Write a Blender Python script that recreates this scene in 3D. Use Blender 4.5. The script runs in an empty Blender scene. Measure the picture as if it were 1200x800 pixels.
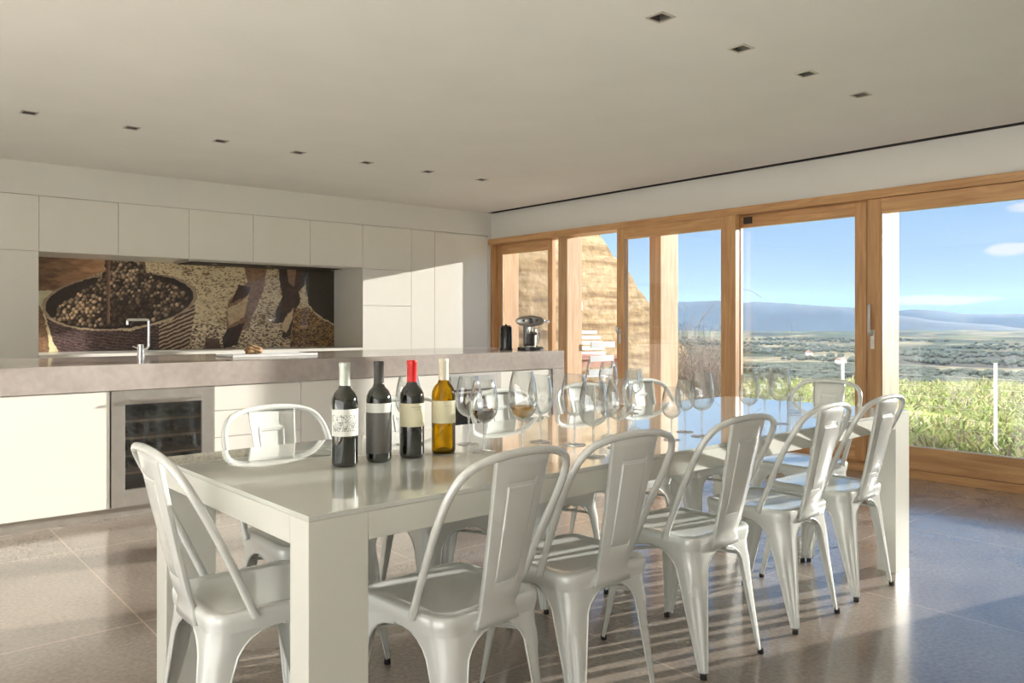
import bpy, bmesh, math, random
import numpy as np
from mathutils import Vector, Matrix
random.seed(7)
rng = np.random.default_rng(11)
COL = bpy.context.scene.collection
SC = bpy.context.scene
PI = math.pi

# ------------------------------------------------------------------ materials
def new_mat(name):
    m = bpy.data.materials.new(name); m.use_nodes = True
    nt = m.node_tree; b = nt.nodes['Principled BSDF']
    return m, nt, b
def N(nt, t, **kw):
    n = nt.nodes.new(t)
    for k, v in kw.items(): setattr(n, k, v)
    return n
def L(nt, a, b): nt.links.new(a, b)
def ramp(nt, stops, interp='LINEAR'):
    r = N(nt, 'ShaderNodeValToRGB'); r.color_ramp.interpolation = interp
    els = r.color_ramp.elements
    while len(els) < len(stops): els.new(0.5)
    for e, (p, c) in zip(els, stops):
        e.position = p; e.color = (*c, 1) if len(c) == 3 else c
    return r
def mat(name, col, rough=.5, metal=0, coat=0, var=.05, scale=6, bump=0, spec=.5, coat_rough=.05):
    """plain material with a gentle procedural variation"""
    m, nt, b = new_mat(name)
    tc = N(nt, 'ShaderNodeTexCoord'); no = N(nt, 'ShaderNodeTexNoise')
    no.inputs['Scale'].default_value = scale; no.inputs['Detail'].default_value = 4
    L(nt, tc.outputs['Object'], no.inputs['Vector'])
    r = ramp(nt, [(.3, tuple(max(0, c*(1-var)) for c in col)), (.7, tuple(min(1, c*(1+var)) for c in col))])
    L(nt, no.outputs['Fac'], r.inputs['Fac']); L(nt, r.outputs['Color'], b.inputs['Base Color'])
    b.inputs['Roughness'].default_value = rough; b.inputs['Metallic'].default_value = metal
    b.inputs['Coat Weight'].default_value = coat; b.inputs['Coat Roughness'].default_value = coat_rough
    b.inputs['Specular IOR Level'].default_value = spec
    if bump:
        bp = N(nt, 'ShaderNodeBump'); bp.inputs['Strength'].default_value = bump
        L(nt, no.outputs['Fac'], bp.inputs['Height']); L(nt, bp.outputs['Normal'], b.inputs['Normal'])
    return m
def thin_glass(name, tint=(1, 1, 1), ior=1.5, boost=1.0, rough=0.0, edge=4.0):
    """thin pane: clear transmission plus angle dependent mirror reflection"""
    m, nt, b = new_mat(name); nt.nodes.remove(b)
    out = nt.nodes['Material Output']
    fr = N(nt, 'ShaderNodeFresnel'); fr.inputs['IOR'].default_value = ior
    geo = N(nt, 'ShaderNodeNewGeometry')
    # same reflectance from both sides
    lw = N(nt, 'ShaderNodeLayerWeight'); lw.inputs['Blend'].default_value = .5
    pw = N(nt, 'ShaderNodeMath', operation='POWER'); pw.inputs[1].default_value = edge
    L(nt, lw.outputs['Facing'], pw.inputs[0])
    ma = N(nt, 'ShaderNodeMath', operation='MULTIPLY_ADD'); ma.inputs[1].default_value = .8*boost; ma.inputs[2].default_value = .07*boost
    ma.use_clamp = True
    L(nt, pw.outputs[0], ma.inputs[0])
    tr = N(nt, 'ShaderNodeBsdfTransparent'); tr.inputs['Color'].default_value = (*tint, 1)
    gl = N(nt, 'ShaderNodeBsdfGlossy'); gl.inputs['Roughness'].default_value = rough
    mx = N(nt, 'ShaderNodeMixShader')
    L(nt, ma.outputs[0], mx.inputs['Fac']); L(nt, tr.outputs[0], mx.inputs[1]); L(nt, gl.outputs[0], mx.inputs[2])
    L(nt, mx.outputs[0], out.inputs['Surface'])
    return m
def wood(name, a, b_, axis='Z', scale=1.0, rough=.4):
    m, nt, b = new_mat(name)
    tc = N(nt, 'ShaderNodeTexCoord'); mp = N(nt, 'ShaderNodeMapping')
    s = {'X': (1.2, 16, 16), 'Y': (16, 1.2, 16), 'Z': (16, 16, 1.2)}[axis]
    mp.inputs['Scale'].default_value = tuple(v*scale for v in s)
    L(nt, tc.outputs['Object'], mp.inputs['Vector'])
    no = N(nt, 'ShaderNodeTexNoise'); no.inputs['Scale'].default_value = 1.6; no.inputs['Detail'].default_value = 8
    no.inputs['Distortion'].default_value = .9
    L(nt, mp.outputs[0], no.inputs['Vector'])
    r = ramp(nt, [(.3, a), (.52, tuple((x+y)/2 for x, y in zip(a, b_))), (.7, b_)])
    L(nt, no.outputs['Fac'], r.inputs['Fac']); L(nt, r.outputs['Color'], b.inputs['Base Color'])
    b.inputs['Roughness'].default_value = rough
    bp = N(nt, 'ShaderNodeBump'); bp.inputs['Strength'].default_value = .08; bp.inputs['Distance'].default_value = .01
    L(nt, no.outputs['Fac'], bp.inputs['Height']); L(nt, bp.outputs['Normal'], b.inputs['Normal'])
    return m

M = {}
M['ceiling'] = mat('ceiling_paint', (.84, .825, .775), .8, var=.02, scale=2)
M['wall'] = mat('wall_paint', (.74, .72, .67), .7, var=.015, scale=2)
M['lacquer'] = mat('ivory_lacquer', (.79, .765, .70), .28, var=.01, coat=.3, coat_rough=.12)
M['gap'] = mat('shadow_gap', (.25, .23, .2), .8)
M['chair'] = mat('white_enamel', (.70, .72, .69), .22, var=.02, coat=.6, coat_rough=.08, metal=.1)
M['table'] = mat('white_table_lacquer', (.68, .68, .62), .35, var=.01, coat=.4)
M['tabletop'] = mat('white_table_glass', (.66, .68, .63), .12, var=.01, coat=1.0, coat_rough=.015, spec=.8)
M['rubber'] = mat('black_rubber', (.02, .02, .02), .7)
M['steel'] = mat('brushed_steel', (.62, .60, .57), .32, metal=1, var=.06, scale=30)
M['frame_steel'] = mat('satin_steel_panel', (.56, .53, .49), .38, metal=.85, var=.08, scale=12)
M['chrome'] = mat('chrome', (.85, .85, .85), .06, metal=1, var=.01)
M['black'] = mat('gloss_black', (.015, .015, .015), .15, coat=.5)
M['dark'] = mat('dark_cavity', (.035, .032, .03), .6)
M['cooler_in'] = mat('cooler_interior', (.16, .16, .17), .5)
M['well'] = mat('downlight_well', (.22, .21, .19), .5)
M['cooler_glass'] = thin_glass('smoked_cooler_glass', (.78, .80, .84), boost=2.4)
M['pane'] = thin_glass('window_glass', (.98, .985, .985), boost=.8)
M['wineglass'] = thin_glass('crystal', (.972, .978, .976), boost=1.35, edge=2.2)
M['stemglass'] = thin_glass('crystal_stem', (.95, .96, .96), boost=3.6, edge=1.6)
M['oak'] = wood('larch_frame_vertical', (.47, .245, .10), (.70, .42, .195), 'Z')
M['oak_h'] = wood('larch_frame_horizontal', (.47, .245, .10), (.70, .42, .195), 'Y')
M['post'] = wood('pale_larch_post', (.44, .25, .12), (.62, .41, .23), 'Z', rough=.6)
M['shelf_wood'] = wood('beech_shelf', (.55, .36, .18), (.7, .5, .28), 'X')
M['green'] = mat('green_bottle', (.01, .012, .008), .05, coat=1, var=.2)
M['cap_white'] = mat('capsule_pale', (.60, .64, .58), .35, metal=.2)
M['cap_dark'] = mat('capsule_dark', (.06, .055, .05), .4)
M['cap_red'] = mat('capsule_red', (.72, .02, .02), .3, coat=.3)
M['cap_cream'] = mat('capsule_cream', (.74, .73, .58), .35)
M['label_cream'] = mat('label_cream', (.72, .68, .48), .6)
M['label_white'] = mat('label_white', (.76, .77, .72), .6)
M['label_grey'] = mat('label_dark_grey', (.11, .105, .095), .45)
M['ink'] = mat('label_ink', (.12, .08, .07), .6)
M['red_wine'] = mat('red_wine', (.03, .004, .006), .08, coat=1)
M['tile_white'] = mat('outdoor_white_paint', (.78, .78, .78), .4)
M['rust'] = mat('outdoor_table_wood', (.30, .13, .08), .6, var=.3)
M['bread'] = mat('crusty_loaf', (.33, .20, .10), .8, var=.45, scale=30, bump=.6)
M['oval'] = mat('brushed_dark_steel', (.34, .33, .31), .3, metal=1)
M['twig'] = mat('dry_twig', (.085, .065, .05), .8, var=.4, scale=20)
M['roof'] = mat('tile_roof', (.12, .07, .05), .8)
M['house'] = mat('render_white', (.30, .29, .26), .8)
M['mount'] = mat('mountain_forest', (.009, .014, .018), .9, var=.4, scale=.002)
M['tree'] = mat('tree_foliage', (.010, .015, .009), .9, var=.5, scale=.2)
M['terrace'] = mat('terrace_stone', (.42, .37, .31), .8, var=.15, scale=3)
M['garden_paint'] = mat('garden_grey_white_paint', (.42, .43, .44), .5)
M['gravel'] = mat('bounce_gravel', (.74, .71, .65), .9, var=.15, scale=8)  # ground out of view, made pale to bounce light up to the ceiling

def label_script():
    m, nt, b = new_mat('label_with_grey_script')
    tc = N(nt, 'ShaderNodeTexCoord'); no = N(nt, 'ShaderNodeTexNoise')
    no.inputs['Scale'].default_value = 75; no.inputs['Detail'].default_value = 2; no.inputs['Distortion'].default_value = 1.5
    L(nt, tc.outputs['Object'], no.inputs['Vector'])
    r = ramp(nt, [(.44, (.76, .77, .72)), (.485, (.22, .22, .21)), (.515, (.22, .22, .21)), (.55, (.76, .77, .72))])
    L(nt, no.outputs['Fac'], r.inputs['Fac'])
    sx = N(nt, 'ShaderNodeSeparateXYZ'); L(nt, tc.outputs['Object'], sx.inputs[0])
    d = N(nt, 'ShaderNodeMath', operation='SUBTRACT'); d.inputs[1].default_value = .128; L(nt, sx.outputs['Z'], d.inputs[0])
    a = N(nt, 'ShaderNodeMath', operation='ABSOLUTE'); L(nt, d.outputs[0], a.inputs[0])
    g = N(nt, 'ShaderNodeMath', operation='LESS_THAN'); g.inputs[1].default_value = .024; L(nt, a.outputs[0], g.inputs[0])
    mx = N(nt, 'ShaderNodeMix', data_type='RGBA'); mx.inputs['A'].default_value = (.76, .77, .72, 1)
    L(nt, g.outputs[0], mx.inputs['Factor']); L(nt, r.outputs['Color'], mx.inputs['B']); L(nt, mx.outputs['Result'], b.inputs['Base Color'])
    b.inputs['Roughness'].default_value = .6
    return m
M['label_script'] = label_script()

def amber(name, col, dens=.5, rough=.05):
    """coloured bottle glass / pale wine: lets tinted light through and mirrors at grazing angles"""
    m, nt, b = new_mat(name); nt.nodes.remove(b); out = nt.nodes['Material Output']
    tc = N(nt, 'ShaderNodeTexCoord'); no = N(nt, 'ShaderNodeTexNoise'); no.inputs['Scale'].default_value = 22
    L(nt, tc.outputs['Object'], no.inputs['Vector'])
    r = ramp(nt, [(.35, tuple(c*.62 for c in col)), (.65, col)]); L(nt, no.outputs['Fac'], r.inputs['Fac'])
    tr = N(nt, 'ShaderNodeBsdfTransparent'); L(nt, r.outputs['Color'], tr.inputs['Color'])
    tl = N(nt, 'ShaderNodeBsdfTranslucent'); L(nt, r.outputs['Color'], tl.inputs['Color'])
    m1 = N(nt, 'ShaderNodeMixShader'); m1.inputs['Fac'].default_value = dens
    L(nt, tr.outputs[0], m1.inputs[1]); L(nt, tl.outputs[0], m1.inputs[2])
    gl = N(nt, 'ShaderNodeBsdfGlossy'); gl.inputs['Roughness'].default_value = rough
    lw = N(nt, 'ShaderNodeLayerWeight'); lw.inputs['Blend'].default_value = .25
    m2 = N(nt, 'ShaderNodeMixShader'); L(nt, lw.outputs['Fresnel'], m2.inputs['Fac'])
    L(nt, m1.outputs[0], m2.inputs[1]); L(nt, gl.outputs[0], m2.inputs[2]); L(nt, m2.outputs[0], out.inputs['Surface'])
    return m
M['amber'] = amber('amber_bottle_glass', (.90, .64, .05), .25)
M['white_wine'] = amber('white_wine', (.86, .62, .22), .45)

def concrete_top():
    m, nt, b = new_mat('pinkish_polished_concrete')
    tc = N(nt, 'ShaderNodeTexCoord')
    n1 = N(nt, 'ShaderNodeTexNoise'); n1.inputs['Scale'].default_value = 1.6; n1.inputs['Detail'].default_value = 7; n1.inputs['Distortion'].default_value = .6
    n2 = N(nt, 'ShaderNodeTexNoise'); n2.inputs['Scale'].default_value = 22; n2.inputs['Detail'].default_value = 6
    L(nt, tc.outputs['Object'], n1.inputs['Vector']); L(nt, tc.outputs['Object'], n2.inputs['Vector'])
    r1 = ramp(nt, [(.3, (.40, .345, .31)), (.7, (.54, .48, .445))]); r2 = ramp(nt, [(.3, (.86,)*3), (.7, (1,)*3)])
    L(nt, n1.outputs['Fac'], r1.inputs['Fac']); L(nt, n2.outputs['Fac'], r2.inputs['Fac'])
    mx = N(nt, 'ShaderNodeMix', data_type='RGBA', blend_type='MULTIPLY'); mx.inputs['Factor'].default_value = 1
    L(nt, r1.outputs['Color'], mx.inputs['A']); L(nt, r2.outputs['Color'], mx.inputs['B'])
    L(nt, mx.outputs['Result'], b.inputs['Base Color']); b.inputs['Roughness'].default_value = .22
    b.inputs['Coat Weight'].default_value = .5; b.inputs['Coat Roughness'].default_value = .08
    return m
M['concrete'] = concrete_top()

def floor_mat():
    m, nt, b = new_mat('polished_concrete_tiles')
    tc = N(nt, 'ShaderNodeTexCoord')
    n1 = N(nt, 'ShaderNodeTexNoise'); n1.inputs['Scale'].default_value = 1.1; n1.inputs['Detail'].default_value = 8; n1.inputs['Distortion'].default_value = .5
    n2 = N(nt, 'ShaderNodeTexNoise'); n2.inputs['Scale'].default_value = 60; n2.inputs['Detail'].default_value = 3
    for n in (n1, n2): L(nt, tc.outputs['Object'], n.inputs['Vector'])
    r1 = ramp(nt, [(.28, (.235, .185, .145)), (.72, (.41, .35, .30))]); L(nt, n1.outputs['Fac'], r1.inputs['Fac'])
    r2 = ramp(nt, [(.3, (.80,)*3), (.7, (1.1,)*3)]); L(nt, n2.outputs['Fac'], r2.inputs['Fac'])
    mx = N(nt, 'ShaderNodeMix', data_type='RGBA', blend_type='MULTIPLY'); mx.inputs['Factor'].default_value = 1
    L(nt, r1.outputs['Color'], mx.inputs['A']); L(nt, r2.outputs['Color'], mx.inputs['B'])
    br = N(nt, 'ShaderNodeTexBrick'); br.offset = 0
    br.inputs['Scale'].default_value = 1; br.inputs['Mortar Size'].default_value = .004
    br.inputs['Brick Width'].default_value = 1.25; br.inputs['Row Height'].default_value = 1.25
    br.inputs['Color1'].default_value = (1, 1, 1, 1); br.inputs['Color2'].default_value = (.93, .93, .93, 1); br.inputs['Mortar'].default_value = (1.5, 1.45, 1.4, 1)
    mp = N(nt, 'ShaderNodeMapping'); mp.inputs['Location'].default_value = (.35, .45, 0)
    L(nt, tc.outputs['Object'], mp.inputs['Vector']); L(nt, mp.outputs[0], br.inputs['Vector'])
    m2 = N(nt, 'ShaderNodeMix', data_type='RGBA', blend_type='MULTIPLY'); m2.inputs['Factor'].default_value = 1
    L(nt, mx.outputs['Result'], m2.inputs['A']); L(nt, br.outputs['Color'], m2.inputs['B'])
    L(nt, m2.outputs['Result'], b.inputs['Base Color'])
    rr = ramp(nt, [(.3, (.17,)*3), (.7, (.30,)*3)]); L(nt, n1.outputs['Fac'], rr.inputs['Fac']); L(nt, rr.outputs['Color'], b.inputs['Roughness'])
    b.inputs['Specular IOR Level'].default_value = .6
    b.inputs['Coat Weight'].default_value = .6; b.inputs['Coat Roughness'].default_value = .10
    return m
M['floor'] = floor_mat()

def earth_mat():
    m, nt, b = new_mat('rammed_earth')
    tc = N(nt, 'ShaderNodeTexCoord'); mp = N(nt, 'ShaderNodeMapping'); mp.inputs['Scale'].default_value = (.35, .35, 3.4)
    L(nt, tc.outputs['Object'], mp.inputs['Vector'])
    n1 = N(nt, 'ShaderNodeTexNoise'); n1.inputs['Scale'].default_value = 2.6; n1.inputs['Detail'].default_value = 6; n1.inputs['Distortion'].default_value = .15
    L(nt, mp.outputs[0], n1.inputs['Vector'])
    n2 = N(nt, 'ShaderNodeTexNoise'); n2.inputs['Scale'].default_value = 9; n2.inputs['Detail'].default_value = 9
    L(nt, tc.outputs['Object'], n2.inputs['Vector'])
    r1 = ramp(nt, [(.3, (.11, .06, .028)), (.43, (.22, .145, .068)), (.55, (.29, .21, .12)), (.7, (.17, .10, .05))])
    r2 = ramp(nt, [(.25, (.62,)*3), (.7, (1.05,)*3)])
    L(nt, n1.outputs['Fac'], r1.inputs['Fac']); L(nt, n2.outputs['Fac'], r2.inputs['Fac'])
    mx = N(nt, 'ShaderNodeMix', data_type='RGBA', blend_type='MULTIPLY'); mx.inputs['Factor'].default_value = 1
    L(nt, r1.outputs['Color'], mx.inputs['A']); L(nt, r2.outputs['Color'], mx.inputs['B'])
    L(nt, mx.outputs['Result'], b.inputs['Base Color']); b.inputs['Roughness'].default_value = .9
    bp = N(nt, 'ShaderNodeBump'); bp.inputs['Strength'].default_value = .5; bp.inputs['Distance'].default_value = .05
    L(nt, n2.outputs['Fac'], bp.inputs['Height']); L(nt, bp.outputs['Normal'], b.inputs['Normal'])
    return m
M['earth'] = earth_mat()

def land_mat():
    m, nt, b = new_mat('countryside_fields')
    tc = N(nt, 'ShaderNodeTexCoord')
    geo = N(nt, 'ShaderNodeNewGeometry')
    sx = N(nt, 'ShaderNodeSeparateXYZ'); L(nt, geo.outputs['Position'], sx.inputs[0])
    vo = N(nt, 'ShaderNodeTexVoronoi'); vo.inputs['Scale'].default_value = .0055
    mp = N(nt, 'ShaderNodeMapping'); mp.inputs['Scale'].default_value = (.5, 1, 0); L(nt, geo.outputs['Position'], mp.inputs['Vector'])
    L(nt, mp.outputs[0], vo.inputs['Vector'])
    bw = N(nt, 'ShaderNodeRGBToBW'); L(nt, vo.outputs['Color'], bw.inputs[0])
    r1 = ramp(nt, [(.2, (.012, .018, .009)), (.38, (.045, .042, .026)), (.5, (.035, .047, .015)), (.62, (.085, .075, .045)), (.8, (.016, .016, .013))], 'CONSTANT')
    L(nt, bw.outputs[0], r1.inputs['Fac'])
    no = N(nt, 'ShaderNodeTexNoise'); no.inputs['Scale'].default_value = .02; no.inputs['Detail'].default_value = 8
    L(nt, geo.outputs['Position'], no.inputs['Vector'])
    r2 = ramp(nt, [(.35, (.35,)*3), (.6, (1.1,)*3)]); L(nt, no.outputs['Fac'], r2.inputs['Fac'])
    mx = N(nt, 'ShaderNodeMix', data_type='RGBA', blend_type='MULTIPLY'); mx.inputs['Factor'].default_value = 1
    L(nt, r1.outputs['Color'], mx.inputs['A']); L(nt, r2.outputs['Color'], mx.inputs['B'])
    # near the house: grass
    n3 = N(nt, 'ShaderNodeTexNoise'); n3.inputs['Scale'].default_value = 2.2; n3.inputs['Detail'].default_value = 8
    L(nt, geo.outputs['Position'], n3.inputs['Vector'])
    r3 = ramp(nt, [(.35, (.05, .06, .02)), (.5, (.13, .15, .04)), (.65, (.20, .18, .10))]); L(nt, n3.outputs['Fac'], r3.inputs['Fac'])
    mr = N(nt, 'ShaderNodeMapRange'); mr.inputs['From Min'].default_value = 40; mr.inputs['From Max'].default_value = 120
    L(nt, sx.outputs['X'], mr.inputs['Value'])
    m2 = N(nt, 'ShaderNodeMix', data_type='RGBA'); L(nt, mr.outputs[0], m2.inputs['Factor'])
    L(nt, r3.outputs['Color'], m2.inputs['A']); L(nt, mx.outputs['Result'], m2.inputs['B'])
    L(nt, m2.outputs['Result'], b.inputs['Base Color']); b.inputs['Roughness'].default_value = .95
    b.inputs['Specular IOR Level'].default_value = .1
    return m
M['land'] = land_mat()

def leaf_mat():
    m, nt, b = new_mat('sunlit_grass_leaves'); out = nt.nodes['Material Output']
    geo = N(nt, 'ShaderNodeNewGeometry')
    r = ramp(nt, [(0, (.07, .10, .02)), (.4, (.15, .19, .045)), (.62, (.24, .23, .10)), (.8, (.12, .09, .055)), (1, (.05, .05, .025))])
    L(nt, geo.outputs['Random Per Island'], r.inputs['Fac'])
    L(nt, r.outputs['Color'], b.inputs['Base Color']); b.inputs['Roughness'].default_value = .6
    tl = N(nt, 'ShaderNodeBsdfTranslucent'); L(nt, r.outputs['Color'], tl.inputs['Color'])
    mx = N(nt, 'ShaderNodeMixShader'); mx.inputs['Fac'].default_value = .45
    L(nt, b.outputs[0], mx.inputs[1]); L(nt, tl.outputs[0], mx.inputs[2]); L(nt, mx.outputs[0], out.inputs['Surface'])
    return m
M['leaf'] = leaf_mat()

# ------------------------------------------------------------------ mesh builder
class MB:
    def __init__(s): s.v = []; s.f = []; s.mi = []; s.cur = 0; s.bev = False
    def add(s, vs, fs):
        o = len(s.v); s.v += [tuple(v) for v in vs]; s.f += [tuple(i+o for i in f) for f in fs]; s.mi += [s.cur]*len(fs); return s
    def box(s, x0, x1, y0, y1, z0, z1):
        return s.add([(x0,y0,z0),(x1,y0,z0),(x1,y1,z0),(x0,y1,z0),(x0,y0,z1),(x1,y0,z1),(x1,y1,z1),(x0,y1,z1)],
                     [(0,3,2,1),(4,5,6,7),(0,1,5,4),(1,2,6,5),(2,3,7,6),(3,0,4,7)])
    def bbox(s, x0, x1, y0, y1, z0, z1, r=.002, seg=2):
        s.bev = True
        bm = bmesh.new(); bmesh.ops.create_cube(bm, size=1)
        for v in bm.verts: v.co = ((x0+x1)/2+v.co.x*(x1-x0), (y0+y1)/2+v.co.y*(y1-y0), (z0+z1)/2+v.co.z*(z1-z0))
        bmesh.ops.bevel(bm, geom=bm.edges[:], offset=r, segments=seg, affect='EDGES', profile=.5)
        bm.verts.ensure_lookup_table()
        s.add([v.co[:] for v in bm.verts], [[v.index for v in f.verts] for f in bm.faces]); bm.free(); return s
    def lathe(s, prof, n=24, c=(0, 0, 0), axis='Z', cap=True):
        vs = []; fs = []
        for r, z in prof:
            for k in range(n):
                a = 2*PI*k/n; p = (r*math.cos(a), r*math.sin(a), z)
                if axis == 'Y': p = (p[0], p[2], -p[1])
                if axis == 'X': p = (p[2], p[0], p[1])
                vs.append((p[0]+c[0], p[1]+c[1], p[2]+c[2]))
        for i in range(len(prof)-1):
            for k in range(n):
                a, b = i*n+k, i*n+(k+1) % n; fs.append((a, b, b+n, a+n))
        if cap:
            if prof[0][0] > 1e-6: fs.append(tuple(range(n))[::-1])
            if prof[-1][0] > 1e-6: fs.append(tuple((len(prof)-1)*n+k for k in range(n)))
        return s.add(vs, fs)
    def cyl(s, c, r, h, n=20, axis='Z'): return s.lathe([(r, 0), (r, h)], n, c, axis)
    def tube(s, pts, r, n=10, closed=False):
        pts = [Vector(p) for p in pts]; m = len(pts); rr = r if hasattr(r, '__len__') else [r]*m
        vs = []; fs = []; up = None
        for i, p in enumerate(pts):
            if closed: t = pts[(i+1) % m]-pts[i-1]
            else: t = pts[min(i+1, m-1)]-pts[max(i-1, 0)]
            t.normalize()
            if up is None:
                up = Vector((0, 0, 1)) if abs(t.z) < .9 else Vector((1, 0, 0))
            sd = t.cross(up).normalized(); up = sd.cross(t).normalized()
            for k in range(n):
                a = 2*PI*k/n; vs.append(p+(sd*math.cos(a)+up*math.sin(a))*rr[i])
        for i in range(m if closed else m-1):
            j = (i+1) % m
            for k in range(n): fs.append((i*n+k, i*n+(k+1) % n, j*n+(k+1) % n, j*n+k))
        if not closed: fs.append(tuple(range(n))[::-1]); fs.append(tuple((m-1)*n+k for k in range(n)))
        return s.add(vs, fs)
    def build(s, name, m, parent=None, smooth=True, loc=None, ang=35):
        me = bpy.data.meshes.new(name); me.from_pydata(s.v, [], s.f)
        ms = m if isinstance(m, (list, tuple)) else [m]
        for q in ms: me.materials.append(q)
        if len(ms) > 1: me.polygons.foreach_set('material_index', s.mi)
        bm = bmesh.new(); bm.from_mesh(me); bmesh.ops.recalc_face_normals(bm, faces=bm.faces[:]); bm.to_mesh(me); bm.free()
        if smooth:
            me.polygons.foreach_set('use_smooth', [True]*len(me.polygons)); me.set_sharp_from_angle(angle=math.radians(ang))
        me.update()
        o = bpy.data.objects.new(name, me); COL.objects.link(o)
        if smooth and s.bev:
            wn = o.modifiers.new('weighted', 'WEIGHTED_NORMAL'); wn.keep_sharp = True; wn.weight = 100
        if parent: o.parent = parent
        if loc: o.location = loc
        return o
def crom(pts, n=6, closed=False):
    pts = [Vector(p) for p in pts]; out = []; m = len(pts)
    for i in range(m if closed else m-1):
        p0 = pts[i-1] if (i > 0 or closed) else pts[0]*2-pts[1]; p1 = pts[i]; p2 = pts[(i+1) % m]
        p3 = pts[(i+2) % m] if (i+2 < m or closed) else pts[-1]*2-pts[-2]
        for k in range(n):
            t = k/n
            out.append(.5*((2*p1)+(p2-p0)*t+(2*p0-5*p1+4*p2-p3)*t*t+(3*p1-3*p2+p3-p0)*t**3))
    if not closed: out.append(pts[-1])
    return out
def tag(o, label=None, cat=None, group=None, kind=None):
    if label: o['label'] = label
    if cat: o['category'] = cat
    if group: o['group'] = group
    if kind: o['kind'] = kind
    return o
def empty(name, loc=(0, 0, 0), rz=0):
    o = bpy.data.objects.new(name, None); o.empty_display_size = .1; o.location = loc; o.rotation_euler = (0, 0, rz); COL.objects.link(o); return o
def copy_tree(o, parent=None):
    c = o.copy(); COL.objects.link(c)
    if parent: c.parent = parent
    for ch in o.children: copy_tree(ch, c)
    return c
def struct(name, mb, m, label=None, cat=None, smooth=False, parent=None):
    o = mb.build(name, m, parent, smooth=smooth)
    if not parent: tag(o, label, cat, kind='structure')
    return o
def sroot(name, label, cat, loc=(0, 0, 0)):
    return tag(empty(name, loc), label, cat, kind='structure')

# ------------------------------------------------------------------ room shell
CZ = 2.53          # ceiling height
XW = 6.20          # window wall face
YK = 7.74          # cabinet fronts / kitchen soffit plane
YB = 8.40          # splashback wall
XL, YS = -2.6, -3.6
struct('floor', MB().box(XL-.2, 6.36, YS-.2, YB+.2, -.2, 0), M['floor'], 'polished grey brown concrete floor with faint tile joints', 'floor')

def holed_sheet(mb, x0, x1, y0, y1, z, holes, up=False):
    xs = sorted({x0, x1} | {h[0] for h in holes} | {h[1] for h in holes}); ys = sorted({y0, y1} | {h[2] for h in holes} | {h[3] for h in holes})
    idx = {(i, j): i*len(ys)+j for i in range(len(xs)) for j in range(len(ys))}
    vs = [(x, y, z) for x in xs for y in ys]; fs = []
    for i in range(len(xs)-1):
        for j in range(len(ys)-1):
            cx, cy = (xs[i]+xs[i+1])/2, (ys[j]+ys[j+1])/2
            if any(h[0] < cx < h[1] and h[2] < cy < h[3] for h in holes): continue
            fs.append((idx[i, j], idx[i, j+1], idx[i+1, j+1], idx[i+1, j]))
    mb.add(vs, fs)
lights = [(.925+.62*k, 5.94) for k in range(7)] + [(.925+.62*k, 2.27) for k in range(3, 7)]
hw = .042
holes = [(x-hw, x+hw, y-hw, y+hw) for x, y in lights]
slot = (6.105, 6.20, YS, 7.70)
ceil = MB(); holed_sheet(ceil, XL-.2, 6.6, YS-.2, YB+.2, CZ, holes+[slot])
ceil.box(XL-.2, 6.6, YS-.2, YB+.2, CZ+.16, CZ+.4)
for x0, x1, y0, y1 in [(XL-.2, XL-.19, YS-.2, YB+.2), (6.59, 6.6, YS-.2, YB+.2), (XL-.2, 6.6, YS-.2, YS-.19), (XL-.2, 6.6, YB+.19, YB+.2)]:
    ceil.box(x0, x1, y0, y1, CZ, CZ+.16)
c = struct('ceiling', ceil, M['ceiling'], 'smooth pale warm grey plaster ceiling', 'ceiling')
# dark curtain-track slot along the window wall
t = MB(); x0, x1, y0, y1 = slot
t.box(x0, x1, y0, y1, CZ+.06, CZ+.07); t.box(x0-.004, x0+.001, y0, y1, CZ+.002, CZ+.06); t.box(x1-.001, x1+.004, y0, y1, CZ+.002, CZ+.06)
t.box(x0+.045, x0+.05, y0, y1, CZ+.01, CZ+.06); t.box(x0, x1, y1-.001, y1+.004, CZ+.002, CZ+.06)
struct('trim_1', t, M['dark'], 'dark recessed slot in the ceiling along the window wall', 'ceiling slot')

# walls
struct('wall_window', MB().box(XW, 6.55, .33, YK+.9, 2.207, CZ).box(XW, 6.55, YS-.2, .33, 0, CZ), M['wall'], 'white wall above and beside the timber windows', 'wall')
kw = MB().box(XL, 6.36, YB, YB+.2, 0, CZ).box(XL, XW, YK, YB, 2.252, CZ).box(XL, .655, YK, YB, 0, 2.252).box(6.145, 6.36, YK, YB, 0, 2.252)
struct('wall_kitchen', kw, M['wall'], 'off-white kitchen wall with soffit over the cupboards', 'wall')
# rear and left walls (behind the photographer), left glazing added to brighten the room
def holed_wall(name, ax, pos, thick, a0, a1, opens, label):
    mb = MB(); cuts = sorted({a0, a1} | {o[0] for o in opens} | {o[1] for o in opens})
    for i in range(len(cuts)-1):
        u0, u1 = cuts[i], cuts[i+1]; m_ = (u0+u1)/2
        o = next((o for o in opens if o[0] < m_ < o[1]), None)
        segs = [(0, CZ)] if not o else [(0, o[2]), (o[3], CZ)]
        for z0, z1 in segs:
            if z1-z0 < .01: continue
            if ax == 'x': mb.box(u0, u1, pos-thick, pos, z0, z1)
            else: mb.box(pos-thick, pos, u0, u1, z0, z1)
    return struct(name, mb, M['wall'], label, 'wall')
holed_wall('wall_back', 'x', YS, .2, XL-.2, XW, [], 'white rear wall')
holed_wall('wall_left', 'y', XL, .2, YS, YB, [(-2.8, 4.4, .05, 2.1)], 'white left wall with wide glazing added to light the room')
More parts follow.
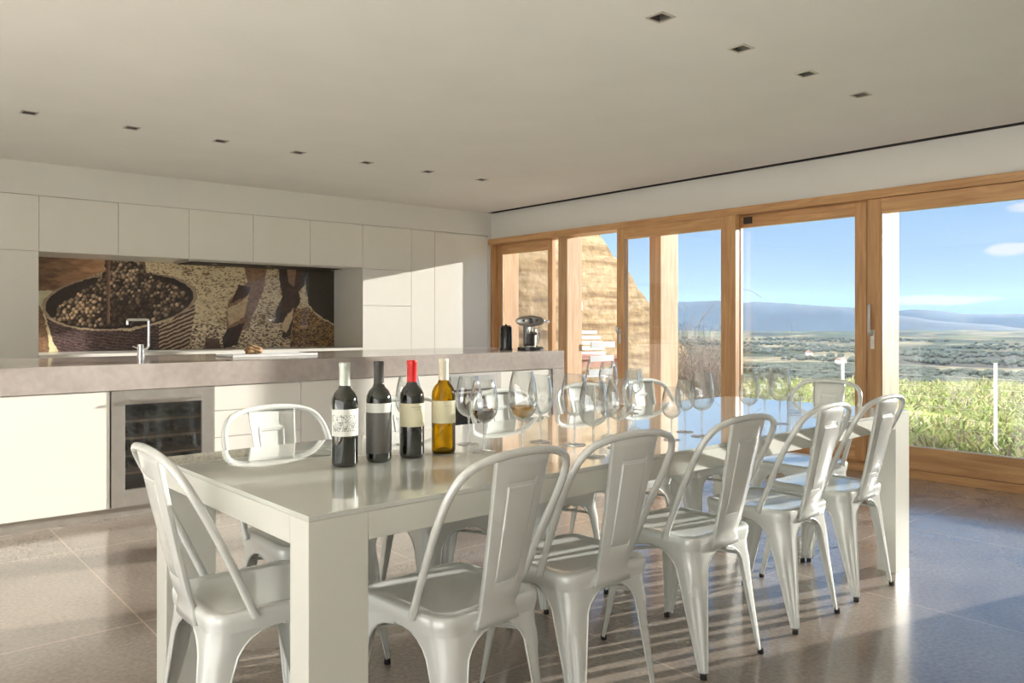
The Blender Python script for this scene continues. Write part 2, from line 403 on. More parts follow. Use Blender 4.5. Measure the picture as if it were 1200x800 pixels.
def simple_window(name, ax, pos, a0, a1, z0, z1, nm, label):
    r = sroot(name, label, 'window')
    mb = MB(); g = MB(); cuts = [a0+(a1-a0)*i/nm for i in range(nm+1)]; w = .05
    def B(m_, u0, u1, q0, q1, d0, d1):
        if ax == 'x': m_.box(u0, u1, pos-d1, pos-d0, q0, q1)
        else: m_.box(pos-d1, pos-d0, u0, u1, q0, q1)
    B(mb, a0, a1, z1-.08, z1, .05, .15); B(mb, a0, a1, z0, z0+.08, .05, .15)
    for u in cuts: B(mb, max(a0, u-w), min(a1, u+w), z0+.08, z1-.08, .05, .15)
    B(g, a0+.02, a1-.02, z0+.07, z1-.07, .095, .10)
    mb.build('frame', M['oak'], r, smooth=False); g.build('glass', M['pane'], r, smooth=False)
simple_window('fill_window', 'y', XL, -2.8, 4.4, .05, 2.1, 4, 'timber window band added in the unseen left wall to light the room')  # added out of view as a fill opening for the interior

# ------------------------------------------------------------------ timber window wall
XF = 6.17
fr = sroot('trim_2', 'honey-coloured timber window frame along the whole window wall', 'window frame')
MB().bbox(XF-.03, 6.38, .33, YK-.005, 2.14, 2.207, .003).build('frame_head', M['oak_h'], fr)
MB().bbox(XF-.02, 6.42, .33, YK-.005, 0, .062, .003).build('frame_sill', M['oak_h'], fr)
MB().bbox(XF, 6.38, .33, .50, .062, 2.14, .003).build('frame_jamb', M['oak'], fr)
MB().bbox(XF+.02, 6.38, 7.735-.03, YK-.002, .062, 2.14, .002).build('frame_jamb', M['oak'], fr)
MB().bbox(XF+.035, 6.44, 6.385, 6.53, .062, 2.14, .003).build('mullion', M['post'], fr)
MB().bbox(XF+.06, 6.27, 4.205, 4.30, .062, 2.14, .003).build('mullion', M['oak'], fr)
MB().bbox(6.24, 6.52, 2.873, 3.0, .062, 2.14, .003).build('mullion', M['post'], fr)
MB().box(6.215, 6.262, 4.04, 4.118, 2.06, 2.12).build('track_stop', M['dark'], fr, smooth=False)
def sash(name, x0, x1, y0, y1, sl, sr, zt=2.02, zb=.235, label='', cat='window', handle=None, z1=2.137):
    """y0<y1; sl = stile at the y1 (left in the view) side, sr = stile at y0"""
    r = sroot(name, label, cat)
    MB().bbox(x0, x1, y1-sl, y1, .065, z1, .003).build('stile', M['oak'], r)
    MB().bbox(x0, x1, y0, y0+sr, .065, z1, .003).build('stile', M['oak'], r)
    MB().bbox(x0, x1, y0+sr, y1-sl, zt, z1, .003).build('top_rail', M['oak_h'], r)
    MB().bbox(x0, x1, y0+sr, y1-sl, .065, zb, .003).build('bottom_rail', M['oak_h'], r)
    xm = (x0+x1)/2
    MB().box(xm-.004, xm+.004, y0+sr-.01, y1-sl+.01, zb-.01, zt+.01).build('glass', M['pane'], r, smooth=False)
    # slim pale glazing bead on the inside
    b = MB()
    b.box(x0+.012, x0+.02, y0+sr, y1-sl, zb, zb+.008)
    b.box(x0+.012, x0+.02, y0+sr, y0+sr+.006, zb+.008, zt); b.box(x0+.012, x0+.02, y1-sl-.006, y1-sl, zb+.008, zt)
    b.build('glazing_bead', M['frame_steel'], r, smooth=False)
    if handle:
        hy, h0, h1 = handle; h = MB()
        h.bbox(x0-.008, x0+.001, hy-.016, hy+.016, h0, h0+.15, .003)
        hp = crom([(x0-.004, hy+.004, h0+.11), (x0-.045, hy+.004, h0+.12), (x0-.055, hy+.004, h0+.17), (x0-.055, hy+.004, h1-.04), (x0-.045, hy+.004, h1-.005), (x0-.03, hy+.004, h1)], 5)
        h.tube(hp, .011, 10); h.cyl((x0-.012, hy-.004, h0+.055), .008, .012, 12, 'X')
        h.build('handle', M['steel'], r)['label'] = 'satin steel door handle'
    return r
sash('window_1', 6.27, 6.33, 6.70, 7.70, .085, .075, label='narrow fixed timber window next to the kitchen wall', zt=2.02)
sash('door_1', 6.115, 6.175, 4.134, 5.559, .106, .155, zt=2.025, label='sliding timber glass door, left one, pushed half open', cat='sliding door', handle=(5.51, .955, 1.125), z1=2.135)
sash('window_2', 6.235, 6.29, 3.002, 4.20, .03, .095, zt=2.03, label='fixed timber window between the two sliding doors')
sash('door_2', 6.165, 6.225, .51, 2.955, .103, .1, zt=2.02, label='widest sliding timber glass door at the right, with steel handle', cat='sliding door', handle=(2.92, .965, 1.31))
# outer posts
for i, (x0, x1, y0, y1, lb) in enumerate([(6.38, 6.62, 7.70, 7.88, 'pale timber post outside the narrow window'), (6.42, 6.70, 5.23, 5.38, 'pale timber post outside the left sliding door')]):
    p = MB().bbox(x0, x1, y0, y1, -.05, 2.2, .004).build('timber_post', M['post']); tag(p, lb, 'post')

# ------------------------------------------------------------------ kitchen: tall units, wall units
gapd = .0018
def cab(name, label, x0, x1, y0, y1, z0, z1, doors, cat='cabinet', group=None, m=None):
    """front faces -y; doors = list of (x0,x1,z0,z1,name)"""
    r = tag(empty(name, ((x0+x1)/2, (y0+y1)/2, z0)), label, cat, group)
    cx, cy, cz = r.location
    MB().box(x0-cx+.0005, x1-cx-.0005, y0+.021-cy, y1-cy-.001, 0, z1-cz).build('body', M['gap'] if m is None else m, r, smooth=False)
    for a, b, c_, d, nm in doors:
        MB().bbox(a-cx+gapd, b-cx-gapd, y0-cy, y0+.02-cy, c_-cz+gapd, d-cz-gapd, .0012, 1).build(nm, M['lacquer'], r)
    return r
ux = [1.277, 1.90, 2.52, 3.145, 3.76, 4.385]
ordn = ['first', 'second', 'third', 'fourth', 'last']
for i in range(5):
    cab('wall_cabinet', f'ivory wall cabinet above the photo mural, {ordn[i]} one from the left', ux[i], ux[i+1], YK, YB, 1.777, 2.25, [(ux[i], ux[i+1], 1.777, 2.25, 'door')], group='flat ivory wall cabinets over the mural', m=M['lacquer'])
cab('tall_cabinet', 'ivory tall cabinet at the left end of the mural', .655, 1.277, YK, YB, 0, 2.25,
    [(.655, 1.277, 1.777, 2.25, 'upper_door'), (.655, 1.277, .08, 1.777, 'lower_door')], m=M['lacquer'])
cab('tall_cabinet', 'ivory tall cabinet with sunlit doors just right of the mural', 4.385, 5.02, YK, YB, 0, 2.25,
    [(4.385, 5.02, 1.765, 2.25, 'upper_door'), (4.385, 5.02, 1.36, 1.765, 'middle_door'), (4.385, 5.02, .08, 1.36, 'lower_door')], m=M['lacquer'])
cab('filler_panel', 'narrow plain ivory panel between the tall cabinet and the corner door', 5.02, 5.345, YK, YB, 0, 2.25, [(5.02, 5.345, .08, 2.25, 'panel')], cat='panel', m=M['lacquer'])
cab('tall_cabinet', 'ivory full-height cupboard in the corner next to the windows', 5.345, 6.143, YK, YB, 0, 2.25, [(5.345, 6.143, .08, 2.235, 'door')], m=M['lacquer'])
# back counter under the mural
bc = tag(empty('back_counter', (2.83, 8.05, 0)), 'low ivory back counter below the photo mural', 'counter')
MB().box(-1.55, 1.553, -.29, .345, 0, .855).build('body', M['lacquer'], bc, smooth=False)
MB().bbox(-1.552, 1.554, -.31, .347, .857, .896, .003).build('worktop', M['lacquer'], bc)
# extractor hood under the wall cabinets
hd = tag(empty('extractor_hood', (3.35, 7.95, 1.745)), 'slim dark steel extractor hood under the wall cabinets', 'hood')
MB().bbox(-.83, .83, -.20, .26, .012, .031, .003).build('housing', M['frame_steel'], hd)
MB().box(-.80, .80, -.17, .24, .006, .0125).build('filter_panel', M['dark'], hd, smooth=False)
for dx in (-.55, .0): MB().cyl((dx, -.10, .001), .028, .007, 16).build('lamp', M['chrome'], hd)

# ------------------------------------------------------------------ mural (glass-covered sepia photograph)
s_, c_ = math.sin(math.radians(49.8)), math.cos(math.radians(49.8))
def vnoise(x, y, seed=0):
    xi = np.floor(x).astype(np.int64); yi = np.floor(y).astype(np.int64); xf = x-xi; yf = y-yi
    def h(a, b):
        n = (a*374761393+b*668265263+seed*1442695041) & 0x7fffffff
        n = ((n ^ (n >> 13))*1274126177) & 0x7fffffff
        return ((n ^ (n >> 16)) & 0xffff)/65535.
    u = xf*xf*(3-2*xf); v = yf*yf*(3-2*yf)
    return (h(xi, yi)*(1-u)+h(xi+1, yi)*u)*(1-v)+(h(xi, yi+1)*(1-u)+h(xi+1, yi+1)*u)*v
def fbm(x, y, seed=0, o=4):
    t = 0; a = .5
    for i in range(o): t = t+a*vnoise(x*2**i, y*2**i, seed+i); a *= .5
    return t/(1-.5**o)
def inpoly(X, Y, poly):
    r = np.zeros(X.shape, bool); n = len(poly)
    for i in range(n):
        x1, y1 = poly[i]; x2, y2 = poly[(i+1) % n]
        if y1 == y2: continue
        c = ((Y < y1) != (Y < y2)) & (X < (x2-x1)*(Y-y1)/(y2-y1)+x1); r ^= c
    return r
def mural():
    x0, x1, z0, z1 = 1.279, 4.375, .898, 1.775; yp = YB-.012
    nx, nz = 900, 250
    gx = np.linspace(x0, x1, nx); gz = np.linspace(z0, z1, nz); GX, GZ = np.meshgrid(gx, gz)
    # drawing coordinates of the printed picture (it was composed in perspective)
    d = c_*GX+s_*yp; X = 600+929*(s_*GX-c_*yp)/d; Y = 378-929*(GZ-1.17)/d
    X = X+(fbm(X*.25, Y*.25, 50)-.5)*2.2; Y = Y+(fbm(X*.25, Y*.25, 60)-.5)*2.2
    g = fbm(X*.09, Y*.14, 3); f = fbm(X*.35, Y*.5, 9)
    img = np.zeros((nz, nx, 3))
    def put(mask, c0, c1, t):
        t = np.clip(t, 0, 1)[..., None]; col = np.array(c0)*(1-t)+np.array(c1)*t
        img[mask] = np.broadcast_to(col, img.shape)[mask]
    A = np.ones_like(X, bool)
    put(A, (158, 138, 106), (212, 198, 166), (g-.25)*1.2+(f-.5)*1.2)
    f2 = fbm(X*.45+Y*.2, Y*.9-X*.15, 40, 5)
    big_ = fbm(X*.05, Y*.08, 44)
    dk = np.clip((f2-.50)*5+(.5-big_)*1.6, 0, 1)
    put(A, (196, 180, 146), (104, 82, 58), dk+(g-.5)*.5)
    low = Y > 375+8*f
    put(low & (X > 225), (206, 190, 160), (74, 56, 42), np.clip((f2-.44)*4.5, 0, 1))
    # brown shape top left and pale cloth
    put(inpoly(X, Y, [(40, 290), (128, 290), (122, 318), (100, 326), (72, 342), (40, 346)]), (84, 58, 42), (176, 134, 98), .15+fbm(X*.08, Y*.3, 21)*.9+(X-85)/110.)
    put(inpoly(X, Y, [(40, 340), (74, 341), (52, 368), (46, 395), (40, 395)]), (150, 140, 112), (206, 200, 170), g*1.3)
    put(inpoly(X, Y, [(40, 350), (50, 364), (62, 420), (40, 420)]), (70, 50, 40), (150, 118, 86), f)
    put(inpoly(X, Y, [(56, 378), (66, 384), (64, 420), (58, 420)]), (190, 178, 140), (205, 195, 160), f)
    put(inpoly(X, Y, [(122, 296), (168, 296), (172, 322), (150, 330), (125, 330)]), (58, 42, 36), (150, 120, 92), f*1.2-.1)
    # basket body
    body = inpoly(X, Y, [(52, 366), (90, 384), (150, 388), (200, 376), (229, 352), (228, 370), (218, 420), (74, 420), (62, 400)])
    rows = np.sin((Y+((X-140)/70.)**2*6-(X-140)*.10)*1.75+f*5)
    put(body, (40, 30, 30), (118, 94, 90), .42+.22*rows+1.1*(fbm(X*.5, Y*.9, 71)-.5))
    right = body & (X > 186)
    rows2 = np.sin((Y+(X-186)*.42)*1.35)
    put(right, (52, 38, 34), (196, 172, 142), .42+.5*rows2+.3*(f-.5))
    # rim opening
    ang = math.radians(-5); Xe = (X-140)*math.cos(ang)-(Y-353)*math.sin(ang)*-1; Ye = (Y-353)+(X-140)*math.tan(math.radians(5))
    e = (Xe/90.)**2+(Ye/33.)**2
    put((e < 1) & (Y < 392), (34, 26, 24), (58, 46, 40), f)
    put((e > .93) & (e < 1.03), (120, 100, 82), (168, 150, 126), f)
    # grapes
    pts = []
    sp = 5.3
    for j in range(30):
        for i in range(44):
            pts.append((46+i*sp+(j % 2)*sp/2+rng.uniform(-1.5, 1.5), 296+j*sp*.70+rng.uniform(-1.2, 1.2)))
    heap = [(60, 374), (70, 360), (92, 345), (116, 330), (126, 304), (134, 298), (160, 298), (168, 318), (188, 328), (214, 338), (224, 352), (214, 362), (186, 374), (150, 383), (96, 382)]
    for (px, py) in sorted(pts, key=lambda p: p[1]):
        if not inpoly(np.array([px]), np.array([py]), heap)[0]: continue
        r = rng.uniform(2.4, 3.5)
        m = (X-px)**2+((Y-py))**2 < r*r
        if not m.any(): continue
        lum = rng.uniform(.15, .75)
        if px < 120 and py > 345: lum += .2
        if abs((px-150)/30.) < 1 and py > 355 or rng.random() < .22: lum *= .35
        sh = np.clip(1-(((X-px+.9)**2+(Y-py+1.2)**2)/(r*r*1.5)), 0, 1)
        put(m, (30, 22, 20), (214, 184, 148), sh*lum*1.25)
    put(inpoly(X, Y, [(124.5, 300), (129, 300), (129, 378), (125.5, 378)]), (70, 48, 38), (140, 106, 86), (X-124)/5.)
    put((e > .95) & (e < 1.05) & (Y > 372), (150, 132, 108), (190, 172, 146), f)
    # first pair of trousers and boots
    put(inpoly(X, Y, [(285, 306), (314, 306), (309, 338), (300, 362), (288, 386), (266, 392), (265, 372), (268, 352), (282, 338), (290, 330)]), (74, 54, 42), (150, 118, 94), .2+f*.8)
    put(inpoly(X, Y, [(266, 362), (284, 352), (292, 344), (286, 372), (268, 381)]), (150, 128, 98), (196, 178, 146), f)
    put(inpoly(X, Y, [(270, 356), (280, 334), (294, 336), (290, 346)]), (44, 32, 28), (70, 52, 44), f)
    put(inpoly(X, Y, [(268, 384), (286, 378), (278, 404), (262, 408), (260, 396)]), (36, 26, 26), (66, 50, 48), f)
    put(inpoly(X, Y, [(240, 396), (256, 396), (260, 410), (240, 410)]), (70, 54, 46), (110, 90, 74), f)
    # second pair of legs
    put(inpoly(X, Y, [(327, 306), (360, 306), (357, 334), (350, 342), (352, 352), (345, 366), (341, 394), (330, 396), (333, 378), (322, 378), (324, 362), (331, 346), (327, 326)]), (40, 32, 30), (84, 66, 56), f)
    put(inpoly(X, Y, [(336, 310), (348, 310), (345, 336), (338, 330)]), (110, 84, 66), (150, 120, 98), f)
    put(inpoly(X, Y, [(345, 360), (334, 372), (330, 386), (336, 390), (342, 376)]), (176, 154, 124), (200, 182, 150), f)
    # dark column and leaf litter
    put(inpoly(X, Y, [(359, 306), (396, 306), (396, 382), (372, 368), (361, 356), (358, 330)]), (40, 34, 24), (56, 48, 36), f)
    lit = inpoly(X, Y, [(346, 362), (361, 360), (374, 372), (396, 384), (396, 416), (338, 416)])
    put(lit, (62, 44, 28), (186, 148, 100), (fbm(X*.6, Y*.8, 33)-.3)*2.2)
    img += ((rng.random((nz, nx, 1))-.5)*16)
    img = np.clip(img*1.13/255., 0, 1); lin = np.where(img <= .04045, img/12.92, ((img+.055)/1.055)**2.4)
    me = bpy.data.meshes.new('printed_picture')
    vs = np.stack([GX, np.full_like(GX, yp), GZ], -1).reshape(-1, 3)
    idx = np.arange(nx*nz).reshape(nz, nx); q = np.stack([idx[:-1, :-1], idx[:-1, 1:], idx[1:, 1:], idx[1:, :-1]], -1).reshape(-1, 4)
    me.vertices.add(len(vs)); me.vertices.foreach_set('co', vs.ravel())
    me.loops.add(q.size); me.loops.foreach_set('vertex_index', q.ravel().astype(np.int32))
    me.polygons.add(len(q)); me.polygons.foreach_set('loop_start', (np.arange(len(q))*4).astype(np.int32))
    me.update(); me.validate()
    ca = me.color_attributes.new('print', 'FLOAT_COLOR', 'POINT')
    ca.data.foreach_set('color', np.concatenate([lin.reshape(-1, 3), np.ones((nx*nz, 1))], 1).astype(np.float32).ravel())
    m, nt, b = new_mat('printed_splashback')
    at = N(nt, 'ShaderNodeVertexColor'); at.layer_name = 'print'; L(nt, at.outputs['Color'], b.inputs['Base Color'])
    b.inputs['Roughness'].default_value = .35; b.inputs['Coat Weight'].default_value = .6; b.inputs['Coat Roughness'].default_value = .01
    me.materials.append(m)
    r = tag(empty('photo_mural', (0, 0, 0)), 'sepia photo mural of a basket of grapes and workers legs', 'mural')
    o = bpy.data.objects.new('printed_picture', me); COL.objects.link(o); o.parent = r
    MB().box(x0, x1, yp+.0005, YB-.0005, z0, z1).build('backing_panel', M['dark'], r, smooth=False)
mural()

# ------------------------------------------------------------------ island
YI = 5.12
isl = tag(empty('island_worktop', (2.4, 5.77, 0)), 'thick pinkish grey concrete island worktop with side panel reaching the floor', 'worktop')
MB().bbox(-.02-2.4, 4.94-2.4, YI-5.77, 6.43-5.77, .765, .92, .004).build('slab', M['concrete'], isl)
MB().bbox(4.80-2.4, 4.94-2.4, YI-5.77, 6.43-5.77, 0, .7645, .004).build('side_panel', M['concrete'], isl)
def base_unit(label, x0, x1, fronts, group=None, fname='drawer'):
    return cab('base_cabinet', label, x0, x1, YI+.012, 6.40, .064, .764, [(x0, x1, a, b, fname) for a, b in fronts], group=group, m=M['lacquer'])
base_unit('plain ivory base cabinet at the far left end of the island', -.01, .60, [(.064, .764)], fname='door')
base_unit('plain ivory base cabinet immediately left of the wine cooler', .602, 1.215, [(.064, .764)], fname='door')
base_unit('ivory drawer cabinet immediately right of the wine cooler', 1.83, 2.425, [(.064, .431), (.431, .602), (.602, .764)])
base_unit('ivory base cabinet behind the two leftmost wine bottles', 2.425, 3.02, [(.064, .764)], fname='door')
base_unit('ivory base cabinet just left of the built-in oven', 3.02, 3.61, [(.064, .764)], fname='door')
base_unit('ivory base cabinet at the right end of the island', 4.215, 4.798, [(.064, .764)], fname='door')
tk = MB().box(-.01, 4.798, YI+.05, 6.38, 0, .063).build('toe_kick', M['frame_steel'], smooth=False); tag(tk, 'long recessed metal plinth under the island cabinets', 'plinth')
# wine cooler
wc = tag(empty('wine_cooler', (1.5225, YI+.005, .0)), 'steel framed wine cooler with dark glass door built into the island', 'wine cooler')
def frame_door(parent, w, z0, z1, fw, top, bot, mat_, name='door_frame'):
    f = MB(); h = w/2
    f.bbox(-h, -h+fw, 0, .03, z0, z1, .002).bbox(h-fw, h, 0, .03, z0, z1, .002).bbox(-h+fw, h-fw, 0, .03, z1-top, z1, .002).bbox(-h+fw, h-fw, 0, .03, z0, z0+bot, .002)
    return f.build(name, mat_, parent)
df = frame_door(wc, .604, .066, .762, .075, .085, .10, M['frame_steel'])
cv = MB(); cv.box(-.30, .30, .5, .52, .07, .76).box(-.30, -.285, .031, .5, .07, .76).box(.285, .30, .031, .5, .07, .76).box(-.285, .285, .031, .5, .07, .085).box(-.285, .285, .031, .5, .745, .76)
cv.build('cavity', M['cooler_in'], wc, smooth=False)
MB().box(-.23, .23, .012, .018, .162, .68).build('door_glass', M['cooler_glass'], wc, smooth=False)
hh = MB().tube([(-.21, -.03, .705), (.21, -.03, .705)], .008, 10); hh.tube([(-.19, -.03, .705), (-.19, .003, .705)], .006, 8).tube([(.19, -.03, .705), (.19, .003, .705)], .006, 8)
hh.build('handle', M['steel'], wc)
for k in range(4):
    MB().box(-.28, .28, .05, .075, .25+.105*k, .262+.105*k).box(-.27, .27, .076, .45, .252+.105*k, .258+.105*k).build('shelf', M['shelf_wood'], wc, smooth=False)
# bottles lying in the cooler
bprof = [(.0, 0), (.034, .0), (.037, .006), (.037, .17), (.033, .20), (.018, .225), (.0145, .24), (.0145, .295), (.0, .296)]
n_ = 0
for k in range(4):
    for i in range(5):
        if (k, i) in ((0, 3), (2, 4), (3, 0)): continue
        b = MB().lathe([(r, -z) for r, z in bprof], 14, (0, 0, 0), 'Y').build('wine_bottle', M['green'])
        b.location = (1.5225-.2+.1*i, YI+.405, .258+.105*k+.0385)
        tag(b, 'dark wine bottle lying on a cooler shelf', 'bottle', 'wine bottles lying in the cooler')
# built-in oven
ov = tag(empty('oven', (3.9125, YI+.004, 0)), 'built-in steel oven with dark glass, behind the wine glasses', 'oven')
frame_door(ov, .60, .066, .762, .055, .13, .08, M['frame_steel'])
MB().box(-.24, .24, .008, .025, .147, .631).build('door_glass', M['black'], ov, smooth=False)
MB().bbox(-.22, .22, -.004, .002, .655, .742, .002).build('control_panel', M['steel'], ov)
hh = MB().tube([(-.22, -.035, .61), (.22, -.035, .61)], .009, 10).tube([(-.2, -.035, .61), (-.2, .012, .61)], .006, 8).tube([(.2, -.035, .61), (.2, .012, .61)], .006, 8)
hh.build('handle', M['steel'], ov)
# faucet
# the faucet stands near the rear edge of the island
fa = tag(empty('faucet', (1.70, 6.30, .92)), 'tall square-arched chrome faucet on the island', 'faucet')
MB().lathe([(0, 0), (.03, 0), (.03, .006), (.024, .008), (.024, .085), (.020, .09), (0, .09)], 20).build('base', M['chrome'], fa)
MB().tube(crom([(0, 0, .05), (.03, 0, .05), (.052, 0, .07), (.056, 0, .12), (.056, 0, .245), (.052, 0, .268), (.03, 0, .272), (-.06, 0, .272), (-.085, 0, .272), (-.092, 0, .262), (-.092, 0, .235)], 5), .0095, 12).build('spout', M['chrome'], fa)
MB().tube([(-.02, 0, .06), (-.055, 0, .075)], .005, 8).build('lever', M['chrome'], fa)
# tray with loaf
tr = MB().bbox(-.33, .33, -.17, .17, 0, .014, .004).bbox(-.33, .33, -.17, -.158, .014, .02, .002).bbox(-.33, .33, .158, .17, .014, .02, .002).build('serving_board', M['tile_white'], loc=(2.46, 5.78, .9205))
tag(tr, 'flat white rectangular serving board on the island', 'board')
def loaf():
    bm = bmesh.new(); bmesh.ops.create_icosphere(bm, subdivisions=4, radius=1)
    for v in bm.verts:
        n = v.co.normalized()
        k = 1+.18*math.sin(5*n.x+2)*math.cos(4*n.y)+.10*math.sin(11*n.z+7*n.x)
        v.co = Vector((n.x*.062*k, n.y*.05*k, max(n.z*.042*k, -.026)))
    o = MB().add([v.co[:] for v in bm.verts], [[v.index for v in f.verts] for f in bm.faces]); bm.free(); return o
lf = loaf().build('bread_loaf', M['bread'], loc=(2.36, 5.80, .9345+.0265)); tag(lf, 'small crusty brown loaf on the white serving board', 'bread')
# kettle
kt = tag(empty('kettle', (4.66, 5.60, .92), .5), 'tall gloss black electric kettle on the island end', 'kettle')
MB().lathe([(0, 0), (.060, 0), (.062, .006), (.060, .018), (.057, .02), (.055, .20), (.051, .215), (0, .217)], 32).build('body', M['black'], kt)
MB().tube(crom([(.05, 0, .20), (.085, 0, .20), (.092, 0, .18), (.09, 0, .09), (.082, 0, .06), (.054, 0, .055)], 5), .009, 10).build('handle', M['black'], kt)
MB().lathe([(0, .217), (.046, .217), (.044, .225), (.01, .228), (.01, .236), (0, .238)], 24).build('lid', M['black'], kt)
# espresso machine, oval head with gauges
em = tag(empty('espresso_machine', (4.80, 5.42, .92), math.radians(-42)), 'retro espresso machine with oval steel head on the island end', 'coffee machine')
MB().lathe([(0, 0), (.115, 0), (.12, .006), (.12, .026), (.112, .032), (0, .032)], 32).build('base', M['black'], em)
MB().bbox(-.065, .035, -.015, .095, .032, .235, .02, 4).build('body', M['black'], em)
hv = MB(); prof = [(0, -.085), (.6, -.085), (.93, -.075), (1, -.055), (1, .05), (.93, .07), (0, .075)]
vs = []; fs = []; n = 40
for r, yy in prof:
    for k in range(n):
        a = 2*PI*k/n; vs.append((r*.135*math.cos(a), yy, .265+r*.052*math.sin(a)))
for i in range(len(prof)-1):
    for k in range(n): fs.append((i*n+k, i*n+(k+1) % n, (i+1)*n+(k+1) % n, (i+1)*n+k))
hv.add(vs, fs).build('head', M['oval'], em)
for dx, r in ((-.062, .013), (0, .024), (.06, .013)):
    MB().lathe([(0, .004), (r, .004), (r, -.004), (r*.8, -.005), (0, -.005)], 20, (dx, -.088, .268), 'Y').build('gauge', M['black'], em)
MB().tube([(.12, -.03, .262), (.155, -.03, .258)], .009, 10).lathe([(0, 0), (.016, .004), (.018, .018), (.008, .026), (0, .026)], 12, (.15, -.03, .258), 'X').build('steam_knob', M['chrome'], em)
MB().lathe([(0, 0), (.03, 0), (.032, .01), (.032, .055), (.026, .06), (0, .06)], 24, (0, -.055, .155)).build('brew_group', M['chrome'], em)
MB().tube([(0, -.08, .165), (.035, -.14, .155), (.05, -.175, .15)], [.008, .011, .012], 10).build('portafilter_handle', M['black'], em)
MB().tube(crom([(.075, -.04, .235), (.082, -.05, .17), (.078, -.055, .09), (.074, -.06, .06)], 4), .006, 8).build('steam_wand', M['chrome'], em)
MB().bbox(.04, .07, -.02, .05, .034, .20, .008, 3).build('front_column', M['chrome'], em)
MB().lathe([(0, .0325), (.05, .0325), (.05, .037), (0, .037)], 24, (.0, -.055, 0)).build('drip_tray', M['steel'], em)

# ------------------------------------------------------------------ ceiling downlights
l0 = tag(empty('recessed_downlight', (0, 0, 0)), 'x', 'ceiling light')
f = MB(); o_, i_ = hw+.006, hw-.006
f.box(-o_, o_, -o_, -i_, -.003, .001).box(-o_, o_, i_, o_, -.003, .001).box(-o_, -i_, -i_, i_, -.003, .001).box(i_, o_, -i_, i_, -.003, .001)
f.build('trim_ring', M['frame_steel'], l0, smooth=False)
f = MB(); f.box(-hw-.002, hw+.002, -hw-.002, hw+.002, .09, .095)
for a in ((-hw-.002, -hw+.001, -hw, hw), (hw-.001, hw+.002, -hw, hw), (-hw, hw, -hw-.002, -hw+.001), (-hw, hw, hw-.001, hw+.002)): f.box(*a, .0015, .09)
f.build('housing', M['well'], l0, smooth=False)
MB().lathe([(0, .05), (.024, .05), (.034, .035), (.034, .03), (.022, .044), (0, .044)], 20).build('lamp_reflector', M['frame_steel'], l0)
names7 = ['leftmost', 'second from the left', 'third from the left', 'middle one', 'third from the right', 'second from the right', 'rightmost']
names4 = ['nearest to the camera', 'second nearest', 'second farthest', 'farthest']
for i, (x, y) in enumerate(lights):
    o = l0 if i == 0 else copy_tree(l0)
    o.location = (x, y, CZ)
    if i < 7: tag(o, f'small square recessed ceiling light above the island, {names7[i]}', group='ceiling lights above the island')
    else: tag(o, f'square recessed ceiling light in the row over the table, {names4[i-7]}', group='ceiling lights above the table')

# ------------------------------------------------------------------ dining table
TR = math.radians(1.4); TX, TY = .772, 1.597; TL, TW, TH = 3.135, 1.0, .75
tb = tag(empty('dining_table', (TX, TY, 0), TR), 'long glossy white dining table with thick square legs', 'table')
lw_, ld = .15, .088
MB().bbox(0, TL, 0, TW, TH-.012, TH, .0015).build('tabletop', M['tabletop'], tb)
sk = MB()
sk.bbox(lw_+.0012, TL-lw_-.0012, 0, .06, TH-.077, TH-.0125, .0008, 1).bbox(lw_+.0012, TL-lw_-.0012, TW-.06, TW, TH-.077, TH-.0125, .0008, 1)
sk.bbox(0, .06, ld+.0012, TW-ld-.0012, TH-.077, TH-.0125, .0008, 1).bbox(TL-.06, TL, ld+.0012, TW-ld-.0012, TH-.077, TH-.0125, .0008, 1)
sk.box(.06, TL-.06, .06, TW-.06, TH-.06, TH-.0125)
sk.build('apron', M['table'], tb)
for x0 in (0, TL-lw_):
    for y0 in (0, TW-ld):
        MB().bbox(x0, x0+lw_, y0, y0+ld, 0, TH-.0125, .0012, 1).build('leg', M['table'], tb)
def tpt(x, y): return x, y

